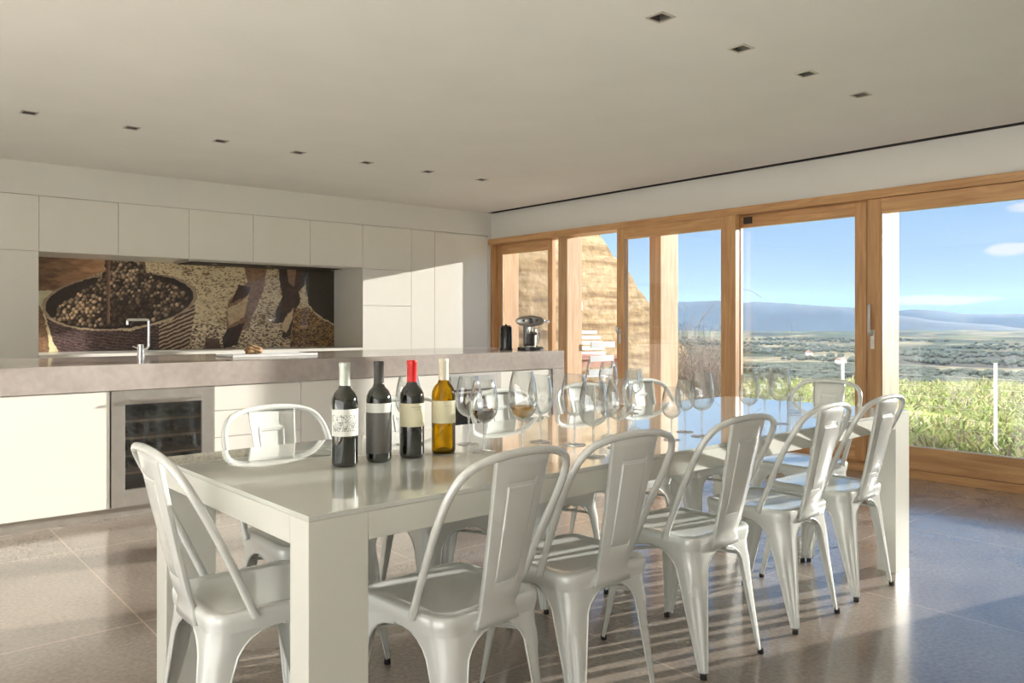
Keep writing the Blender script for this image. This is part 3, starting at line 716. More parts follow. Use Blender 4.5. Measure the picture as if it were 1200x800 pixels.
# ------------------------------------------------------------------ metal cafe chair
def rrect(hx, hy, r, n=7, taper=0.0):
    p = []
    for cx, cy, a0 in ((hx-r, hy-r, 0), (-(hx-r), hy-r, 90), (-(hx-r), -(hy-r), 180), (hx-r, -(hy-r), 270)):
        for k in range(n):
            a = math.radians(a0+90*k/(n-1)); x, y = cx+r*math.cos(a), cy+r*math.sin(a)
            p.append((x*(1+taper*y/hy), y))
    return p
def make_chair():
    r = tag(empty('dining_chair'), 'x', 'chair')
    # seat
    rings = [(.004, .402), (.004, .405), (0, .425), (0, .443), (.004, .4495), (.010, .4515), (.022, .4515), (.029, .448), (.05, .4465), (.11, .445)]
    vs = []; fs = []; n = 28
    for ins, z in rings:
        hx = .184-ins; rr = max(.02, .055-ins*.4)
        vs += [(x, y, z) for x, y in rrect(hx, hx, rr, 7, .03)]
    for i in range(len(rings)-1):
        for k in range(n): fs.append((i*n+k, i*n+(k+1) % n, (i+1)*n+(k+1) % n, (i+1)*n+k))
    fs.append(tuple((len(rings)-1)*n+k for k in range(n)))
    seat = MB().add(vs, fs)
    seat.build('seat', M['chair'], r, ang=50)
    # legs: folded sheet with arched shoulders
    for sy in (-1, 1):
        for sx in (-1, 1):
            fx = .172 if sy < 0 else .188; fy = .228
            prof = []
            zs = [.440, .425, .408, .402, .393, .380, .362, .340, .315, .285, .25, .21, .17, .13, .09, .05, .018]
            for z in zs:
                if z >= .402: w = .176
                elif z > .315:
                    q = (.402-z)/(.402-.315); w = .068+(.176-.068)*(1-math.sqrt(max(0, 1-(1-q)**2)))*1.0
                else: w = .068+(.019-.068)*((.315-z)/.297)
                k = max(0, (.41-z)/.392)
                top = .1835
                cx = sx*(top*(1+.03*sy)-.006+(fx-top+.006)*k); cy = sy*(top-.004+(fy-top)*k**1.05)
                rc = min(.055, w*.62)
                pts = []
                ns = 3
                for i in range(ns): t = i/ns; pts.append((cx-sx*(w-(w-rc)*t), cy))
                for i in range(9):
                    a = PI/2*i/8; e = 0
                    if z < .30: e = -.010*math.exp(-((i-4)/1.6)**2)*min(1, (.30-z)/.05)*(rc/.035)
                    pts.append((cx-sx*rc+sx*(rc+e)*math.sin(a), cy-sy*rc+sy*(rc+e)*math.cos(a)))
                for i in range(1, ns+1): t = i/ns; pts.append((cx, cy-sy*(rc+(w-rc)*t)))
                prof.append([(x, y, z) for x, y in pts])
            m_ = len(prof[0]); vs = [p for row in prof for p in row]; fs = []
            for i in range(len(prof)-1):
                for k in range(m_-1): fs.append((i*m_+k, i*m_+k+1, (i+1)*m_+k+1, (i+1)*m_+k))
            # inner skin
            cen = Vector((0, 0, 0)); o2 = len(vs)
            for row in prof:
                for x, y, z in row: vs.append((x-sx*.0022, y-sy*.0022, z))
            for i in range(len(prof)-1):
                for k in range(m_-1): fs.append((o2+i*m_+k, o2+(i+1)*m_+k, o2+(i+1)*m_+k+1, o2+i*m_+k+1))
            lg = MB().add(vs, fs)
            for side in (0, m_-1):
                path = [prof[i][side] for i in range(3, len(prof))]
                lg.tube([(x-sx*.001, y-sy*.001, z) for x, y, z in path], .0034, 6)
            lo = lg.build('leg', M['chair'], r, ang=60)
            x, y = sx*(fx-.009), sy*(fy-.009)
            MB().lathe([(0, 0), (.0105, 0), (.0115, .002), (.0105, .0175), (0, .018)], 12, (x, y, 0)).build('rubber_foot', M['rubber'], lo)
    # bracing under the seat
    b = MB()
    for sx in (-1, 1):
        b.tube(crom([(sx*-.150, -.155, .342), (sx*-.09, -.095, .352), (0, 0, .358), (sx*.09, .095, .352), (sx*.150, .155, .342)], 4), .006, 8)
    b.build('brace', M['chair'], r)
    # hoop back
    half = [(.187, -.075, .436), (.190, -.095, .48), (.197, -.150, .60), (.202, -.200, .70), (.196, -.240, .775), (.168, -.266, .822), (.112, -.281, .845), (.045, -.287, .853)]
    path = crom([(-x, y, z) for x, y, z in half]+[(0, -.288, .854)]+half[::-1], 5)
    MB().tube(path, .0108, 12).build('back_hoop', M['chair'], r)
    # splat with embossed panel and folded edges
    cols = [-1.0, -1.0, -.97, -.70, -.60, -.575, -.55, -.525, -.2, .2, .525, .55, .575, .60, .70, .97, 1.0, 1.0]
    ts = [0, .05, .1, .15, .2, .25, .262, .27, .278, .29, .36, .44, .52, .60, .68, .76, .80, .822, .832, .84, .848, .87, .91, .95, 1.0]
    rows = len(ts); vs = []; fs = []
    for t in ts:
        z = .405+.44*t
        y = -.192-.092*max(0, (z-.45)/.395)**.9 if z > .45 else -.190
        hwid = .058+.031*t if t > .1 else .058+.014*(.1-t)/.1
        for j, cx in enumerate(cols):
            x = cx*hwid; yy = y-.010*(1-(cx*cx))*(.4+.6*t)
            if j in (0, len(cols)-1): yy += .012
            inside = abs(cx) < .56 and .266 < t < .844
            groove = (abs(abs(cx)-.5625) < .03 and .262 <= t <= .848) or (abs(cx) < .59 and (.262 <= t <= .278 or .832 <= t <= .848))
            if inside: yy -= .002
            if groove: yy += .0035
            vs.append((x, yy, z))
    nc = len(cols)
    for i in range(rows-1):
        for j in range(nc-1): fs.append((i*nc+j, i*nc+j+1, (i+1)*nc+j+1, (i+1)*nc+j))
    sp = MB().add(vs, fs)
    so = sp.build('back_splat', M['chair'], r, ang=40)
    md = so.modifiers.new('thick', 'SOLIDIFY'); md.thickness = .0025; md.offset = 0
    return r
ch0 = make_chair()
near = 'metal chairs along the near side of the table'; far = 'metal chairs along the far side of the table'
R_ = math.radians
chairs = [
 (1.262, 1.752, R_(4), 'white metal cafe chair with hoop back, nearest one on the near side of the table', near),
 (1.74, 1.780, R_(-2), 'white metal cafe chair, second from the camera on the near side', near),
 (2.325, 1.797, R_(-1), 'white metal cafe chair, middle one of the five on the near side', near),
 (2.90, 1.812, R_(1), 'white metal cafe chair, second farthest on the near side', near),
 (3.415, 1.828, R_(0), 'white metal cafe chair on the near side, by the right table leg', near),
 (1.24, 2.565, PI+R_(3), 'white metal cafe chair across the table, left of all the wine bottles', far),
 (1.80, 2.57, PI+R_(-2), 'white metal cafe chair across the table, hidden behind the wine bottles', far),
 (2.34, 2.57, PI+R_(1), 'white metal cafe chair across the table, behind the white wine glass', far),
 (2.87, 2.58, PI+R_(-1), 'white metal cafe chair across the table, in front of the pale door post', far),
 (3.37, 2.59, PI+R_(2), 'white metal cafe chair across the table, farthest from the camera', far),
 (.868, 2.112, -PI/2+R_(-1), 'white metal cafe chair at the left head of the table', None),
 (3.845, 2.20, PI/2+R_(-2), 'white metal cafe chair at the right head of the table', None)]
for i, (x, y, a, lb, g) in enumerate(chairs):
    o = ch0 if i == 0 else copy_tree(ch0)
    o.location = (x, y, 0); o.rotation_euler = (0, 0, a); o['label'] = lb
    if g: o['group'] = g
    elif 'group' in o: del o['group']

# ------------------------------------------------------------------ wine bottles
def make_bottle(x, y, glass, cap, lab, rz, label, kind):
    r = tag(empty('wine_bottle', (x, y, TH), rz), label, 'bottle', 'standing wine bottles in a row on the table')
    body = [(0, .012), (.022, .004), (.034, 0), (.0375, .004), (.0385, .012), (.0385, .185), (.037, .198), (.030, .214), (.019, .226), (.0155, .236), (.0148, .25), (.0148, .29), (0, .29)]
    MB().lathe(body, 40).build('glass_body', glass, r, ang=60)
    if kind == 'amber': MB().lathe([(0, .006), (.033, .005), (.034, .010), (0, .018)], 24).build('base_punt', M['green'], r)
    MB().lathe([(.0152, .232), (.0158, .236), (.0155, .29), (.0165, .292), (.0165, .300), (.0150, .303), (0, .303)], 28, cap=False).build('capsule', cap, r)
    def band(nm, z0, z1, m_, a0=0, a1=360, rad=.0388):
        vs = []; fs = []; n = 48; c = a1-a0 >= 360
        for k in range(n+1):
            a = R_(a0+(a1-a0)*k/n)
            for q, z in ((rad, z0), (rad, z1), (rad-.0002, z1), (rad-.0002, z0)): vs.append((q*math.cos(a), q*math.sin(a), z))
        for k in range(n):
            for e in range(4): fs.append((k*4+e, (k+1)*4+e, (k+1)*4+(e+1) % 4, k*4+(e+1) % 4))
        return MB().add(vs, fs).build(nm, m_, r)
    if kind == 'script': band('label', .09, .168, M['label_script'], -200, 20)
    if kind == 'grey':
        band('label', .028, .150, M['label_grey'], -215, 35); band('label_band', .1502, .178, M['label_white'], -215, 35)
    if kind in ('cream', 'amber'):
        band('label', .098, .170, M['label_cream'], -205, 25)
        tx = MB()
        for row, (z, w0, h) in enumerate([(.158, .018, .0012), (.151, .010, .0007)] if kind == 'cream' else [(.153, .016, .0006)]):
            nseg = 12
            for k in range(nseg):
                u = (k/nseg-.5)*w0*2; a = R_(-110)+u/.039; da = w0*2/nseg/.039*.62
                q = .03895
                tx.add([(q*math.cos(a), q*math.sin(a), z), (q*math.cos(a+da), q*math.sin(a+da), z), (q*math.cos(a+da), q*math.sin(a+da), z+h*(1+.6*(k % 2))), (q*math.cos(a), q*math.sin(a), z+h*(1+.6*(k % 2)))], [(0, 1, 2, 3)])
        tx.build('label_text', M['ink'], r, smooth=False)
    return r
make_bottle(1.13, 2.10, M['green'], M['cap_white'], None, R_(10), 'dark wine bottle with pale capsule and white label of grey script', 'script')
make_bottle(1.245, 2.10, M['green'], M['cap_dark'], None, R_(10), 'dark wine bottle with black capsule and dark grey label', 'grey')
make_bottle(1.364, 2.10, M['green'], M['cap_red'], None, R_(10), 'dark wine bottle with red capsule and cream label', 'cream')
make_bottle(1.489, 2.106, M['amber'], M['cap_cream'], None, R_(10), 'amber white-wine bottle with cream capsule and cream label', 'amber')

# ------------------------------------------------------------------ wine glasses
def make_glass(h, rb, wine=None, lvl=.36):
    """h total height, rb bowl radius"""
    r = empty('wine_glass'); hb = h*.60; z0 = h-hb
    def bowl_r(t):
        P = [(0, .08), (.03, .36), (.10, .68), (.22, .91), (.38, 1.0), (.56, .98), (.78, .87), (1.0, .70)]
        for i in range(len(P)-1):
            if t <= P[i+1][0]:
                u = (t-P[i][0])/(P[i+1][0]-P[i][0]); u2 = u
                return rb*(P[i][1]+(P[i+1][1]-P[i][1])*u2)
        return rb*.68
    ts = [0, .02, .04, .08, .12, .18, .24, .31, .38, .46, .55, .65, .75, .85, .95, 1]
    pr = crom([(bowl_r(t), 0, z0+t*hb) for t in ts], 2)
    prof = [(max(.001, p.x), p.z) for p in pr]
    prof += [(prof[-1][0]-.0006, h+.0006)]+[(max(.0005, q-.0013), z) for q, z in prof[::-1] if z > z0+.003]
    MB().lathe(prof, 36, cap=False).build('bowl', M['wineglass'], r, ang=80)
    MB().lathe([(.0038, .006), (.0032, .012), (.003, z0*.5), (.0034, z0-.006), (.006, z0+.001)], 12, cap=False).build('stem', M['stemglass'], r, ang=80)
    rf = rb*.84
    MB().lathe([(0, 0), (rf-.001, 0), (rf, .001), (rf-.001, .002), (rf*.5, .003), (.008, .0045), (.0038, .007)], 36, cap=False).build('foot', M['wineglass'], r, ang=80)
    if wine:
        k = [(0, z0+.0016)]
        for i in range(12):
            t = lvl*i/11; k.append((max(.0006, bowl_r(t)-.0022), z0+.002+t*hb))
        k.append((0, z0+.002+lvl*hb))
        MB().lathe(k, 32, cap=False).build('wine', wine, r, ang=50)['label'] = 'red wine' if wine == M['red_wine'] else 'pale golden wine'
    return r
GS = 'empty stemmed wine glasses on the table'
big = make_glass(.235, .046); small = make_glass(.200, .038)
used = set()
def place(proto, x, y, label, sc=1.0):
    o = proto if proto not in used else copy_tree(proto)
    used.add(proto)
    o.location = (x, y, TH+.0003); o.rotation_euler = (0, 0, random.uniform(0, 6)); o.scale = (sc, sc, sc)
    tag(o, label, 'wine glass', GS)
place(big, 1.50, 2.33, 'empty wine glass standing behind the bottle with the red capsule')
place(big, 1.655, 2.19, 'tall empty wine glass immediately right of the amber bottle')
rw = make_glass(.235, .046, M['red_wine'], .30); rw.location = (1.590, 2.022, TH+.0003); tag(rw, 'wine glass holding a pour of red wine', 'wine glass')
ww = make_glass(.262, .048, M['white_wine'], .27); ww.location = (1.685, 1.94, TH+.0003); tag(ww, 'wine glass holding a pour of pale golden wine', 'wine glass')
place(big, 1.885, 2.075, 'empty wine glass just right of the golden wine, the left one of two')
place(big, 1.925, 1.945, 'empty wine glass beside the nearest pair, right of the golden wine', 1.04)
place(big, 1.80, 1.735, 'empty wine glass close to the near table edge, behind the second chair')
place(big, 1.99, 1.80, 'empty wine glass right of the second near chair, in the dense middle cluster', .98)
place(small, 2.10, 1.95, 'smaller empty wine glass in the dense middle cluster')
place(big, 2.73, 2.535, 'empty wine glass on the far side, tall against the earth wall', 1.0)
place(small, 2.80, 2.45, 'smaller empty wine glass on the far side beside the door stile')
place(small, 2.925, 2.54, 'smaller empty wine glass on the far side, by the farthest chair back')
place(small, 2.27, 1.80, 'smaller empty wine glass before the outdoor post, leftmost in its trio', .95)
place(small, 2.476, 1.90, 'smaller empty wine glass in the middle of the trio behind the third chair')
place(big, 2.427, 1.785, 'largest empty wine glass of the trio behind the third chair')
place(small, 2.796, 1.827, 'smaller empty wine glass before the fixed window, left in its trio', 1.06)
place(small, 3.068, 1.925, 'smaller empty wine glass before the fixed window, just behind the tallest of its trio', 1.04)
place(big, 2.98, 1.80, 'largest empty wine glass before the fixed window, right in its trio', .98)
tg = tag(empty('water_tumbler', (3.387, 1.97, TH+.0003)), 'short clear water tumbler near the right end of the table', 'tumbler')
MB().lathe([(0, 0), (.030, 0), (.033, .003), (.037, .09), (.0362, .0905), (.032, .010), (0, .008)], 32, cap=False).build('glass_body', M['wineglass'], tg, ang=60)

# ------------------------------------------------------------------ outside: terrace, wall, furniture
struct('trim_3', MB().box(6.425, 8.9, 4.6, 8.15, -.25, -.02), M['terrace'], 'stone terrace outside the windows', 'terrace')
ew = MB()
xs = np.linspace(6.64, 11.9, 60)
vs = []; fs = []
def etop(x): return max(-.3, 2.52-(x-8.62)*.86+.03*math.sin(x*9)+.02*math.sin(x*23)) if x > 7.2 else 3.74
for x in xs:
    zt = etop(x); yb = .03*math.sin(x*5)
    for (yy, zz) in ((8.2, -.3), (8.2+.01*math.sin(x*13), (zt-.3)/2), (8.2, zt-.02), (8.23, zt), (8.62, zt), (8.65, -.3)): vs.append((x, yy, zz))
for i in range(len(xs)-1):
    for k in range(6): fs.append((i*6+k, (i+1)*6+k, (i+1)*6+(k+1) % 6, i*6+(k+1) % 6))
fs.append(tuple(range(6))); fs.append(tuple((len(xs)-1)*6+k for k in range(6))[::-1])
e = ew.add(vs, fs).build('rammed_earth_wall', M['earth'], ang=30); tag(e, 'sloping ochre rammed earth wall outside the left windows', 'wall')
# outdoor table
ot = tag(empty('outdoor_table', (7.25, 7.22, -.02)), 'reddish wooden outdoor table seen through the open door', 'table')
MB().bbox(-.55, .35, -.40, .40, .735, .77, .004).build('tabletop', M['rust'], ot)
for x, y in ((-.5, -.35), (.3, -.35), (-.5, .35), (.3, .35)):
    MB().bbox(x-.03, x+.03, y-.03, y+.03, 0, .735, .003).build('leg', M['rust'], ot)
for yy in (-.37, .34): MB().box(-.5, .3, yy, yy+.03, .64, .735).build('apron', M['rust'], ot, smooth=False)
# slatted white folding chairs
def slat_chair(loc, rz, label, rounded):
    r = tag(empty('garden_chair', loc, rz), label, 'chair')
    for sx in (-1, 1):
        MB().tube([(sx*.2, .2, 0), (sx*.2, -.12, .45), (sx*.2, -.2, .75)], .014, 8).build('leg', M['garden_paint'], r)
        MB().tube([(sx*.2, -.24, 0), (sx*.2, .2, .44)], .012, 8).build('leg', M['garden_paint'], r)
    sl = MB()
    for k in range(5): sl.bbox(-.2, .2, -.17+.08*k, -.105+.08*k, .445, .46, .003)
    sl.build('seat', M['garden_paint'], r)
    for k in range(7 if rounded else 3):
        z = .58+(.075 if rounded else .16)*k; q = min(1, max(0, (z-.62)/.5)); w = .3*math.sqrt(max(.02, 1-q*q)) if rounded else .2
        MB().bbox(-w, w, -.20-.12*(z-.6), -.185-.12*(z-.6), z, z+(.048 if rounded else .07), .003).build('slat', M['garden_paint'], r)
    return r
slat_chair((7.95, 7.72, -.02), PI-.5, 'white slatted garden chair with rounded back behind the outdoor table', True)
slat_chair((6.75, 6.58, -.02), .0, 'white garden chair with open frame in front of the outdoor table', False)
wl = tag(empty('wall_lamp', (6.455, 6.44, 1.31)), 'small white box light on a cable beside the door post', 'lamp')
MB().bbox(0, .03, -.02, .02, 0, .10, .005).build('housing', M['tile_white'], wl)
MB().tube([(.012, 0, .10), (.012, 0, .75)], .005, 8).build('cable', M['tile_white'], wl)
# cable railing
rl = tag(empty('terrace_railing', (8.5, 3, -.02)), 'thin post and wire railing at the terrace edge', 'railing')
for y in (-4.82, -3.29, -1.76, -.17, 1.36, 2.89):
    MB().bbox(-.01, .01, y-.014, y+.014, -.25, .80, .002).build('post', M['garden_paint'], rl)
for k in range(7): MB().tube([(0, -4.82, .12+.105*k), (0, 2.89, .12+.105*k)], .0013, 5).build('wire', M['frame_steel'], rl)
# dry shrubs
def shrub(loc, rad, ht, n, label, arcs=()):
    mb = MB(); rs = random.Random(int(loc[0]*100))
    for i in range(n):
        a = rs.uniform(0, 2*PI); tilt = rs.uniform(.1, 1.0); l = ht*rs.uniform(.5, 1.05)
        p = Vector((rs.uniform(-.12, .12), rs.uniform(-.12, .12), 0)); d = Vector((math.cos(a)*tilt*.6, math.sin(a)*tilt*.6, 1)).normalized()
        pts = [p.copy()]
        for s in range(7):
            d = (d+Vector((rs.gauss(0, .22), rs.gauss(0, .22), rs.gauss(0, .14)))).normalized(); p = p+d*l/7
            q = Vector((p.x, p.y, 0))
            if q.length > rad: p -= q*(1-rad/q.length)
            pts.append(p.copy())
        mb.tube(pts, [.006*(1-.8*s/7)+.001 for s in range(8)], 4)
        for s in (3, 4, 5, 6):
            p2 = pts[s]; d2 = Vector((rs.gauss(0, 1), rs.gauss(0, 1), rs.gauss(.2, .6))).normalized()*.22
            mb.tube([p2, p2+d2*.5+Vector((0, 0, .02)), p2+d2], [.0028, .002, .001], 3)
    for a in arcs: mb.tube(crom(a, 5), .0035, 5)
    o = mb.build('dry_shrub', M['twig'], loc=loc, smooth=False); tag(o, label, 'shrub')
shrub((9.25, 6.75, -.1), .48, 1.45, 150, 'leafless tangled shrub with arching twigs beyond the left sliding door',
      [[(0, 0, .3), (-.05, .12, 1.1), (.1, -.05, 1.5), (.3, -.25, 1.72), (.45, -.42, 1.72), (.55, -.55, 1.62)], [(0, 0, .4), (0, .1, 1.2), (.12, -.02, 1.45)], [(0, 0, .4), (.1, -.1, 1.1), (.2, -.25, 1.3), (.32, -.38, 1.28)]])
shrub((10.2, 7.45, -.1), .45, 1.15, 150, 'leafless tangled shrub in front of the earth wall')

# ------------------------------------------------------------------ landscape
def terr_v(x, y):
    x = np.asarray(x, float); y = np.asarray(y, float); r = np.hypot(x-6, y-3)
    n1 = fbm(x/260., y/260., 5, 3)-.5; n2 = fbm(x/900., y/900., 8, 3)-.5
    nearz = -.14-.0022*np.maximum(0, r-3)**2
    k = np.clip((r-26)/560., 0, 1); z0 = -.14-.0022*23**2
    farz = z0+(-60-z0)*(k*k*(3-2*k)) - .10*np.minimum(r-26, 80) + n1*14*k+n2*46*k*np.minimum(1, r/1500.)
    return np.where(r < 26, nearz, farz)
def terr(x, y): return float(terr_v(np.array([x]), np.array([y]))[0])
rad = np.concatenate([np.linspace(2.2, 30, 30), np.geomspace(33, 11500, 90)]); an = np.radians(np.linspace(-125, 125, 150))
fs = []; RR, AA = np.meshgrid(rad, an, indexing='ij'); GX = 6+RR*np.cos(AA); GY = 3+RR*np.sin(AA)
vs = np.stack([GX, GY, terr_v(GX, GY)], -1).reshape(-1, 3).tolist()
na = len(an)
for i in range(len(rad)-1):
    for k in range(na-1): fs.append((i*na+k, (i+1)*na+k, (i+1)*na+k+1, i*na+k+1))
g = MB().add(vs, fs).build('hillside_fields', M['land'], ang=180); tag(g, 'rolling countryside of fields and hills', 'landscape', kind='structure')
struct('ground_behind', MB().box(-60, 5.9, -50, 60, -1.2, -.06), M['gravel'], 'unseen pale gravel around the house, added to bounce light indoors', 'ground')
# leafy slope
rs = np.random.default_rng(4); n = 130000
x = 7.4+21*rs.random(n)**1.5; y = -3+11*rs.random(n)+(x-9)*.25
dens = fbm(x*.8, y*.8, 77, 2)
keep = (rs.random(n) > .3) & (dens > .36) & ~((x < 12.3) & (y > 4.4)) & ~((abs(x-8.5) < .07) & (y < 6))
x, y, dens = x[keep], y[keep], dens[keep]; n = len(x)
z = terr_v(x, y)+rs.random(n)**1.5*.26*np.maximum(0, dens-.3)*2
h = (.02+.05*rs.random(n))*(.5+dens*1.6); a = rs.random(n)*6.28; w = .008+.011*rs.random(n)
lx, ly = rs.normal(0, .035, n), rs.normal(0, .035, n); ca, sa = np.cos(a)*w, np.sin(a)*w
P5 = np.stack([np.stack([x-ca, y-sa, z], -1), np.stack([x+ca, y+sa, z], -1), np.stack([x+lx+ca*.8, y+ly+sa*.8, z+h*.6], -1),
               np.stack([x+lx*1.6, y+ly*1.6, z+h], -1), np.stack([x+lx-ca*.8, y+ly-sa*.8, z+h*.6], -1)], 1)
mb_v = P5.reshape(-1, 3).tolist(); mb_f = np.arange(n*5).reshape(-1, 5).tolist()
me = bpy.data.meshes.new('meadow_plants'); me.from_pydata(mb_v, [], mb_f); me.materials.append(M['leaf'])
o = bpy.data.objects.new('meadow_plants', me); COL.objects.link(o); tag(o, 'rough yellow-green grass and weeds on the slope below the terrace', 'grass', kind='stuff')
# distant woodland
wb = MB(); bm = bmesh.new(); bmesh.ops.create_icosphere(bm, subdivisions=1, radius=1)
iv = [v.co[:] for v in bm.verts]; bm.faces.ensure_lookup_table(); fi = [[v.index for v in f.verts] for f in bm.faces]; bm.free()
V = []; Fc = []; n = 14000
r = 650*5.2**rs.random(n); a = np.radians(-12+62*rs.random(n)); x = 6+r*np.cos(a); y = 3+r*np.sin(a); sz = 3+4*rs.random(n)
keep = fbm(x/150., y/150., 91, 3) > .49
for hx, hy in ((1280, 660), (1330, 640), (1500, 840), (1750, 820)): keep &= np.hypot(x-hx, y-hy) > 45
z = terr_v(x, y)
for x_, y_, z_, q in zip(x[keep], y[keep], z[keep], sz[keep]):
    o_ = len(V); V += [(x_+p[0]*q*1.2, y_+p[1]*q*1.2, z_+q*.5+p[2]*q*.8) for p in iv]; Fc += [tuple(k+o_ for k in f) for f in fi]
me = bpy.data.meshes.new('distant_woodland'); me.from_pydata(V, [], Fc); me.materials.append(M['tree'])
o = bpy.data.objects.new('distant_woodland', me); COL.objects.link(o); tag(o, 'dark woods and hedges scattered over the distant hills', 'trees', kind='stuff')
# farmhouses
for i, (x, y, s) in enumerate([(1280, 660, 1.0), (1330, 640, .8), (1500, 840, 1.1), (1750, 820, 1.4)]):
    z = terr(x, y); h = tag(empty('farmhouse', (x, y, z), .3*i), 'small pale farmhouse on the distant hills', 'house', 'farmhouses on the distant hills')
    MB().box(-9*s, 9*s, -6*s, 6*s, -3, 9*s).build('wall', M['house'], h, smooth=False)
    MB().add([(-10*s, -7*s, 9*s), (10*s, -7*s, 9*s), (10*s, 7*s, 9*s), (-10*s, 7*s, 9*s), (-10*s, 0, 13*s), (10*s, 0, 13*s)], [(0, 1, 5, 4), (3, 4, 5, 2), (0, 4, 3), (1, 2, 5), (0, 3, 2, 1)]).build('roof', M['roof'], h, smooth=False)
# mountains
def ridge(name, R0, depth, hb, seed, label, prof):
    vs = []; fs = []; A = np.radians(np.linspace(-40, 75, 360)); nr = 10
    for a in A:
        n = float(fbm(np.array([a*9.]), np.array([seed*1.]), seed, 5)[0])-.5; n += .6*(float(fbm(np.array([a*34.]), np.array([seed*3.]), seed+1, 4)[0])-.5)
        H = prof(math.degrees(a)); H += hb*n
        for k in range(nr):
            t = k/(nr-1); rr = R0+depth*t; n3 = float(fbm(np.array([a*40.]), np.array([t*5.]), seed+3, 3)[0])-.5
            vs.append((rr*math.cos(a), rr*math.sin(a), -140+(H+140)*math.sin(t*PI/2)**1.2+n3*40*math.sin(t*PI)))
    for i in range(len(A)-1):
        for k in range(nr-1): fs.append((i*nr+k, (i+1)*nr+k, (i+1)*nr+k+1, i*nr+k+1))
    o = MB().add(vs, fs).build(name, M['mount'], ang=180); tag(o, label, 'mountains', kind='structure')
def piece(pts): return lambda d: float(np.interp(d, [p[0] for p in pts], [p[1] for p in pts]))
ridge('mountain_range', 7600, 1300, 75, 12, 'hazy blue mountain range on the horizon', piece([(-40, -40), (17, -45), (21, -25), (24, 60), (26, 150), (33, 240), (40, 220), (75, 250)]))
ridge('mountain_range', 9300, 1400, 60, 31, 'fainter mountain range farther off behind the first', piece([(-40, 120), (17, 110), (20, 115), (23, 165), (25, 120), (40, 120), (75, 150)]))
# haze over the plain
hz = MB().box(260, 15000, -9000, 15000, -200, 520).build('atmospheric_haze', None, smooth=False)
hm = bpy.data.materials.new('blue_air_haze'); hm.use_nodes = True; nt = hm.node_tree; nt.nodes.remove(nt.nodes['Principled BSDF'])
vsn = N(nt, 'ShaderNodeVolumeScatter'); vsn.inputs['Color'].default_value = (.017, .039, .076, 1); vsn.inputs['Density'].default_value = 1.5e-4
L(nt, vsn.outputs[0], nt.nodes['Material Output'].inputs['Volume'])
hz.data.materials.clear(); hz.data.materials.append(hm); tag(hz, 'blue haze over the plain and mountains', 'haze', kind='stuff')

# ------------------------------------------------------------------ sky
SIDE_FILL = 3.6; HIGH_FILL = 30.0  # added fill strengths for the sky out of view, side and high
w = bpy.data.worlds.new('World'); SC.world = w; w.use_nodes = True; nt = w.node_tree
bg = nt.nodes['Background']; tc = N(nt, 'ShaderNodeTexCoord'); sx = N(nt, 'ShaderNodeSeparateXYZ'); L(nt, tc.outputs['Generated'], sx.inputs[0])
sky = ramp(nt, [(0, (.50, .68, .90)), (.03, (.62, .80, .96)), (.16, (.34, .58, .92)), (.5, (.22, .45, .85)), (1, (.16, .36, .78))])
L(nt, sx.outputs['Z'], sky.inputs['Fac'])
def math_(op, a, b=None, clamp=False):
    m_ = N(nt, 'ShaderNodeMath', operation=op); m_.use_clamp = clamp
    for i, q in enumerate((a, b)):
        if q is None: continue
        if isinstance(q, (int, float)): m_.inputs[i].default_value = q
        else: L(nt, q, m_.inputs[i])
    return m_.outputs[0]
xx = math_('MAXIMUM', sx.outputs['X'], .05); u = math_('DIVIDE', sx.outputs['Y'], xx); v = math_('DIVIDE', sx.outputs['Z'], xx)
cmb = N(nt, 'ShaderNodeCombineXYZ'); L(nt, math_('MULTIPLY', u, 9.0), cmb.inputs[0]); L(nt, math_('MULTIPLY', v, 42.0), cmb.inputs[1])
no = N(nt, 'ShaderNodeTexNoise'); no.inputs['Scale'].default_value = 1.6; no.inputs['Detail'].default_value = 7; no.inputs['Distortion'].default_value = .4; L(nt, cmb.outputs[0], no.inputs['Vector'])
masks = None
for cu, cv_, wu, wv, st in [(.318, .082, .035, .012, 1.0), (.300, .128, .035, .010, .9), (.358, .067, .02, .004, .6), (.40, .027, .11, .009, 1.0), (.15, .10, .10, .03, .8), (-.2, .12, .25, .03, .7)]:
    a = math_('POWER', math_('DIVIDE', math_('SUBTRACT', u, cu), wu), 2.0); b = math_('POWER', math_('DIVIDE', math_('SUBTRACT', v, cv_), wv), 2.0)
    k = math_('MULTIPLY', math_('SUBTRACT', 1.0, math_('ADD', a, b), True), st)
    masks = k if masks is None else math_('MAXIMUM', masks, k)
cl = math_('MULTIPLY', math_('SUBTRACT', math_('ADD', masks, no.outputs['Fac']), .92), 2.2, True)
cl = math_('MINIMUM', cl, .9)
mx = N(nt, 'ShaderNodeMix', data_type='RGBA'); L(nt, cl, mx.inputs['Factor']); L(nt, sky.outputs['Color'], mx.inputs['A']); mx.inputs['B'].default_value = (.93, .94, .97, 1)
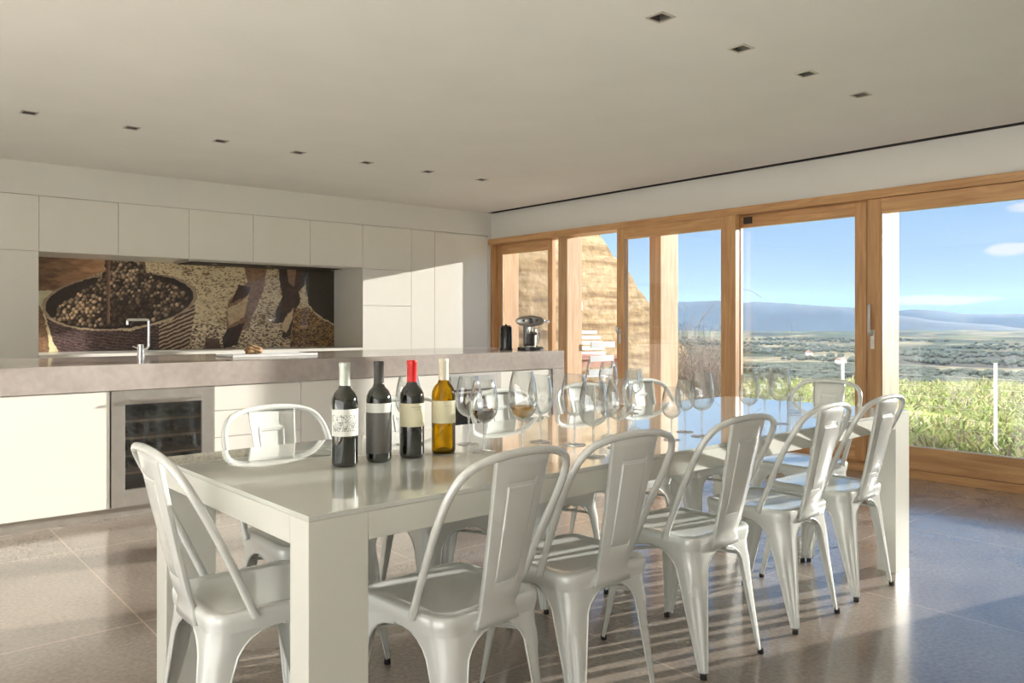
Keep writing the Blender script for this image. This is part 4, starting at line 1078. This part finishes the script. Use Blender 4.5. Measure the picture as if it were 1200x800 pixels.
# unseen sky overhead and to the west, brightened to fill the room
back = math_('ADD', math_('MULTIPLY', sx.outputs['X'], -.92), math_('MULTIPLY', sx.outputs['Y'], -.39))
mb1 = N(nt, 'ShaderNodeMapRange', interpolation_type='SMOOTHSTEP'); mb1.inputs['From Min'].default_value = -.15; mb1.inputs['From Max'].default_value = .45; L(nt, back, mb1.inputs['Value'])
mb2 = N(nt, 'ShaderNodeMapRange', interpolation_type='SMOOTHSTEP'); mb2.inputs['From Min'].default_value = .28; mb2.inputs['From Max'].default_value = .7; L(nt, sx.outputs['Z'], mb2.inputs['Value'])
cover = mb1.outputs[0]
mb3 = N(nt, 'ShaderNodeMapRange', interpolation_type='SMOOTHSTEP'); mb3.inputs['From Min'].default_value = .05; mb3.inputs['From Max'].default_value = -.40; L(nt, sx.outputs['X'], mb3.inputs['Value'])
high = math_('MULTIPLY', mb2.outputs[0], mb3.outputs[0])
mc = N(nt, 'ShaderNodeMix', data_type='RGBA'); L(nt, cover, mc.inputs['Factor']); L(nt, mx.outputs['Result'], mc.inputs['A']); mc.inputs['B'].default_value = (SIDE_FILL*.98, SIDE_FILL*.99, SIDE_FILL*.98, 1)
mh = N(nt, 'ShaderNodeMix', data_type='RGBA'); L(nt, high, mh.inputs['Factor']); L(nt, mc.outputs['Result'], mh.inputs['A']); mh.inputs['B'].default_value = (HIGH_FILL*.98, HIGH_FILL*.99, HIGH_FILL*.98, 1)
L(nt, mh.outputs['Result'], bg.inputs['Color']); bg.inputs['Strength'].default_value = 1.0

# ------------------------------------------------------------------ sun
sun = bpy.data.lights.new('sun', 'SUN'); sun.energy = 12; sun.angle = math.radians(.7); sun.color = (1, .97, .90)
so = bpy.data.objects.new('sun', sun); COL.objects.link(so)
so.rotation_euler = Vector((-1, .25, -.2)).to_track_quat('-Z', 'Y').to_euler()

# ------------------------------------------------------------------ camera
cam = bpy.data.cameras.new('camera'); co = bpy.data.objects.new('camera', cam); COL.objects.link(co)
co.location = (0, 0, 1.17); co.rotation_euler = (PI/2, 0, math.radians(49.8-90))
cam.sensor_width = 36; cam.lens = 929/1200*36; cam.shift_y = -22/1200; cam.clip_end = 40000; cam.clip_start = .05
SC.camera = co
SC.view_settings.view_transform = 'Standard'; SC.view_settings.look = 'None'; SC.view_settings.gamma = 1; SC.view_settings.use_curve_mapping = False
SC.view_settings.exposure = 0.0
SC.cycles.transparent_max_bounces = 32
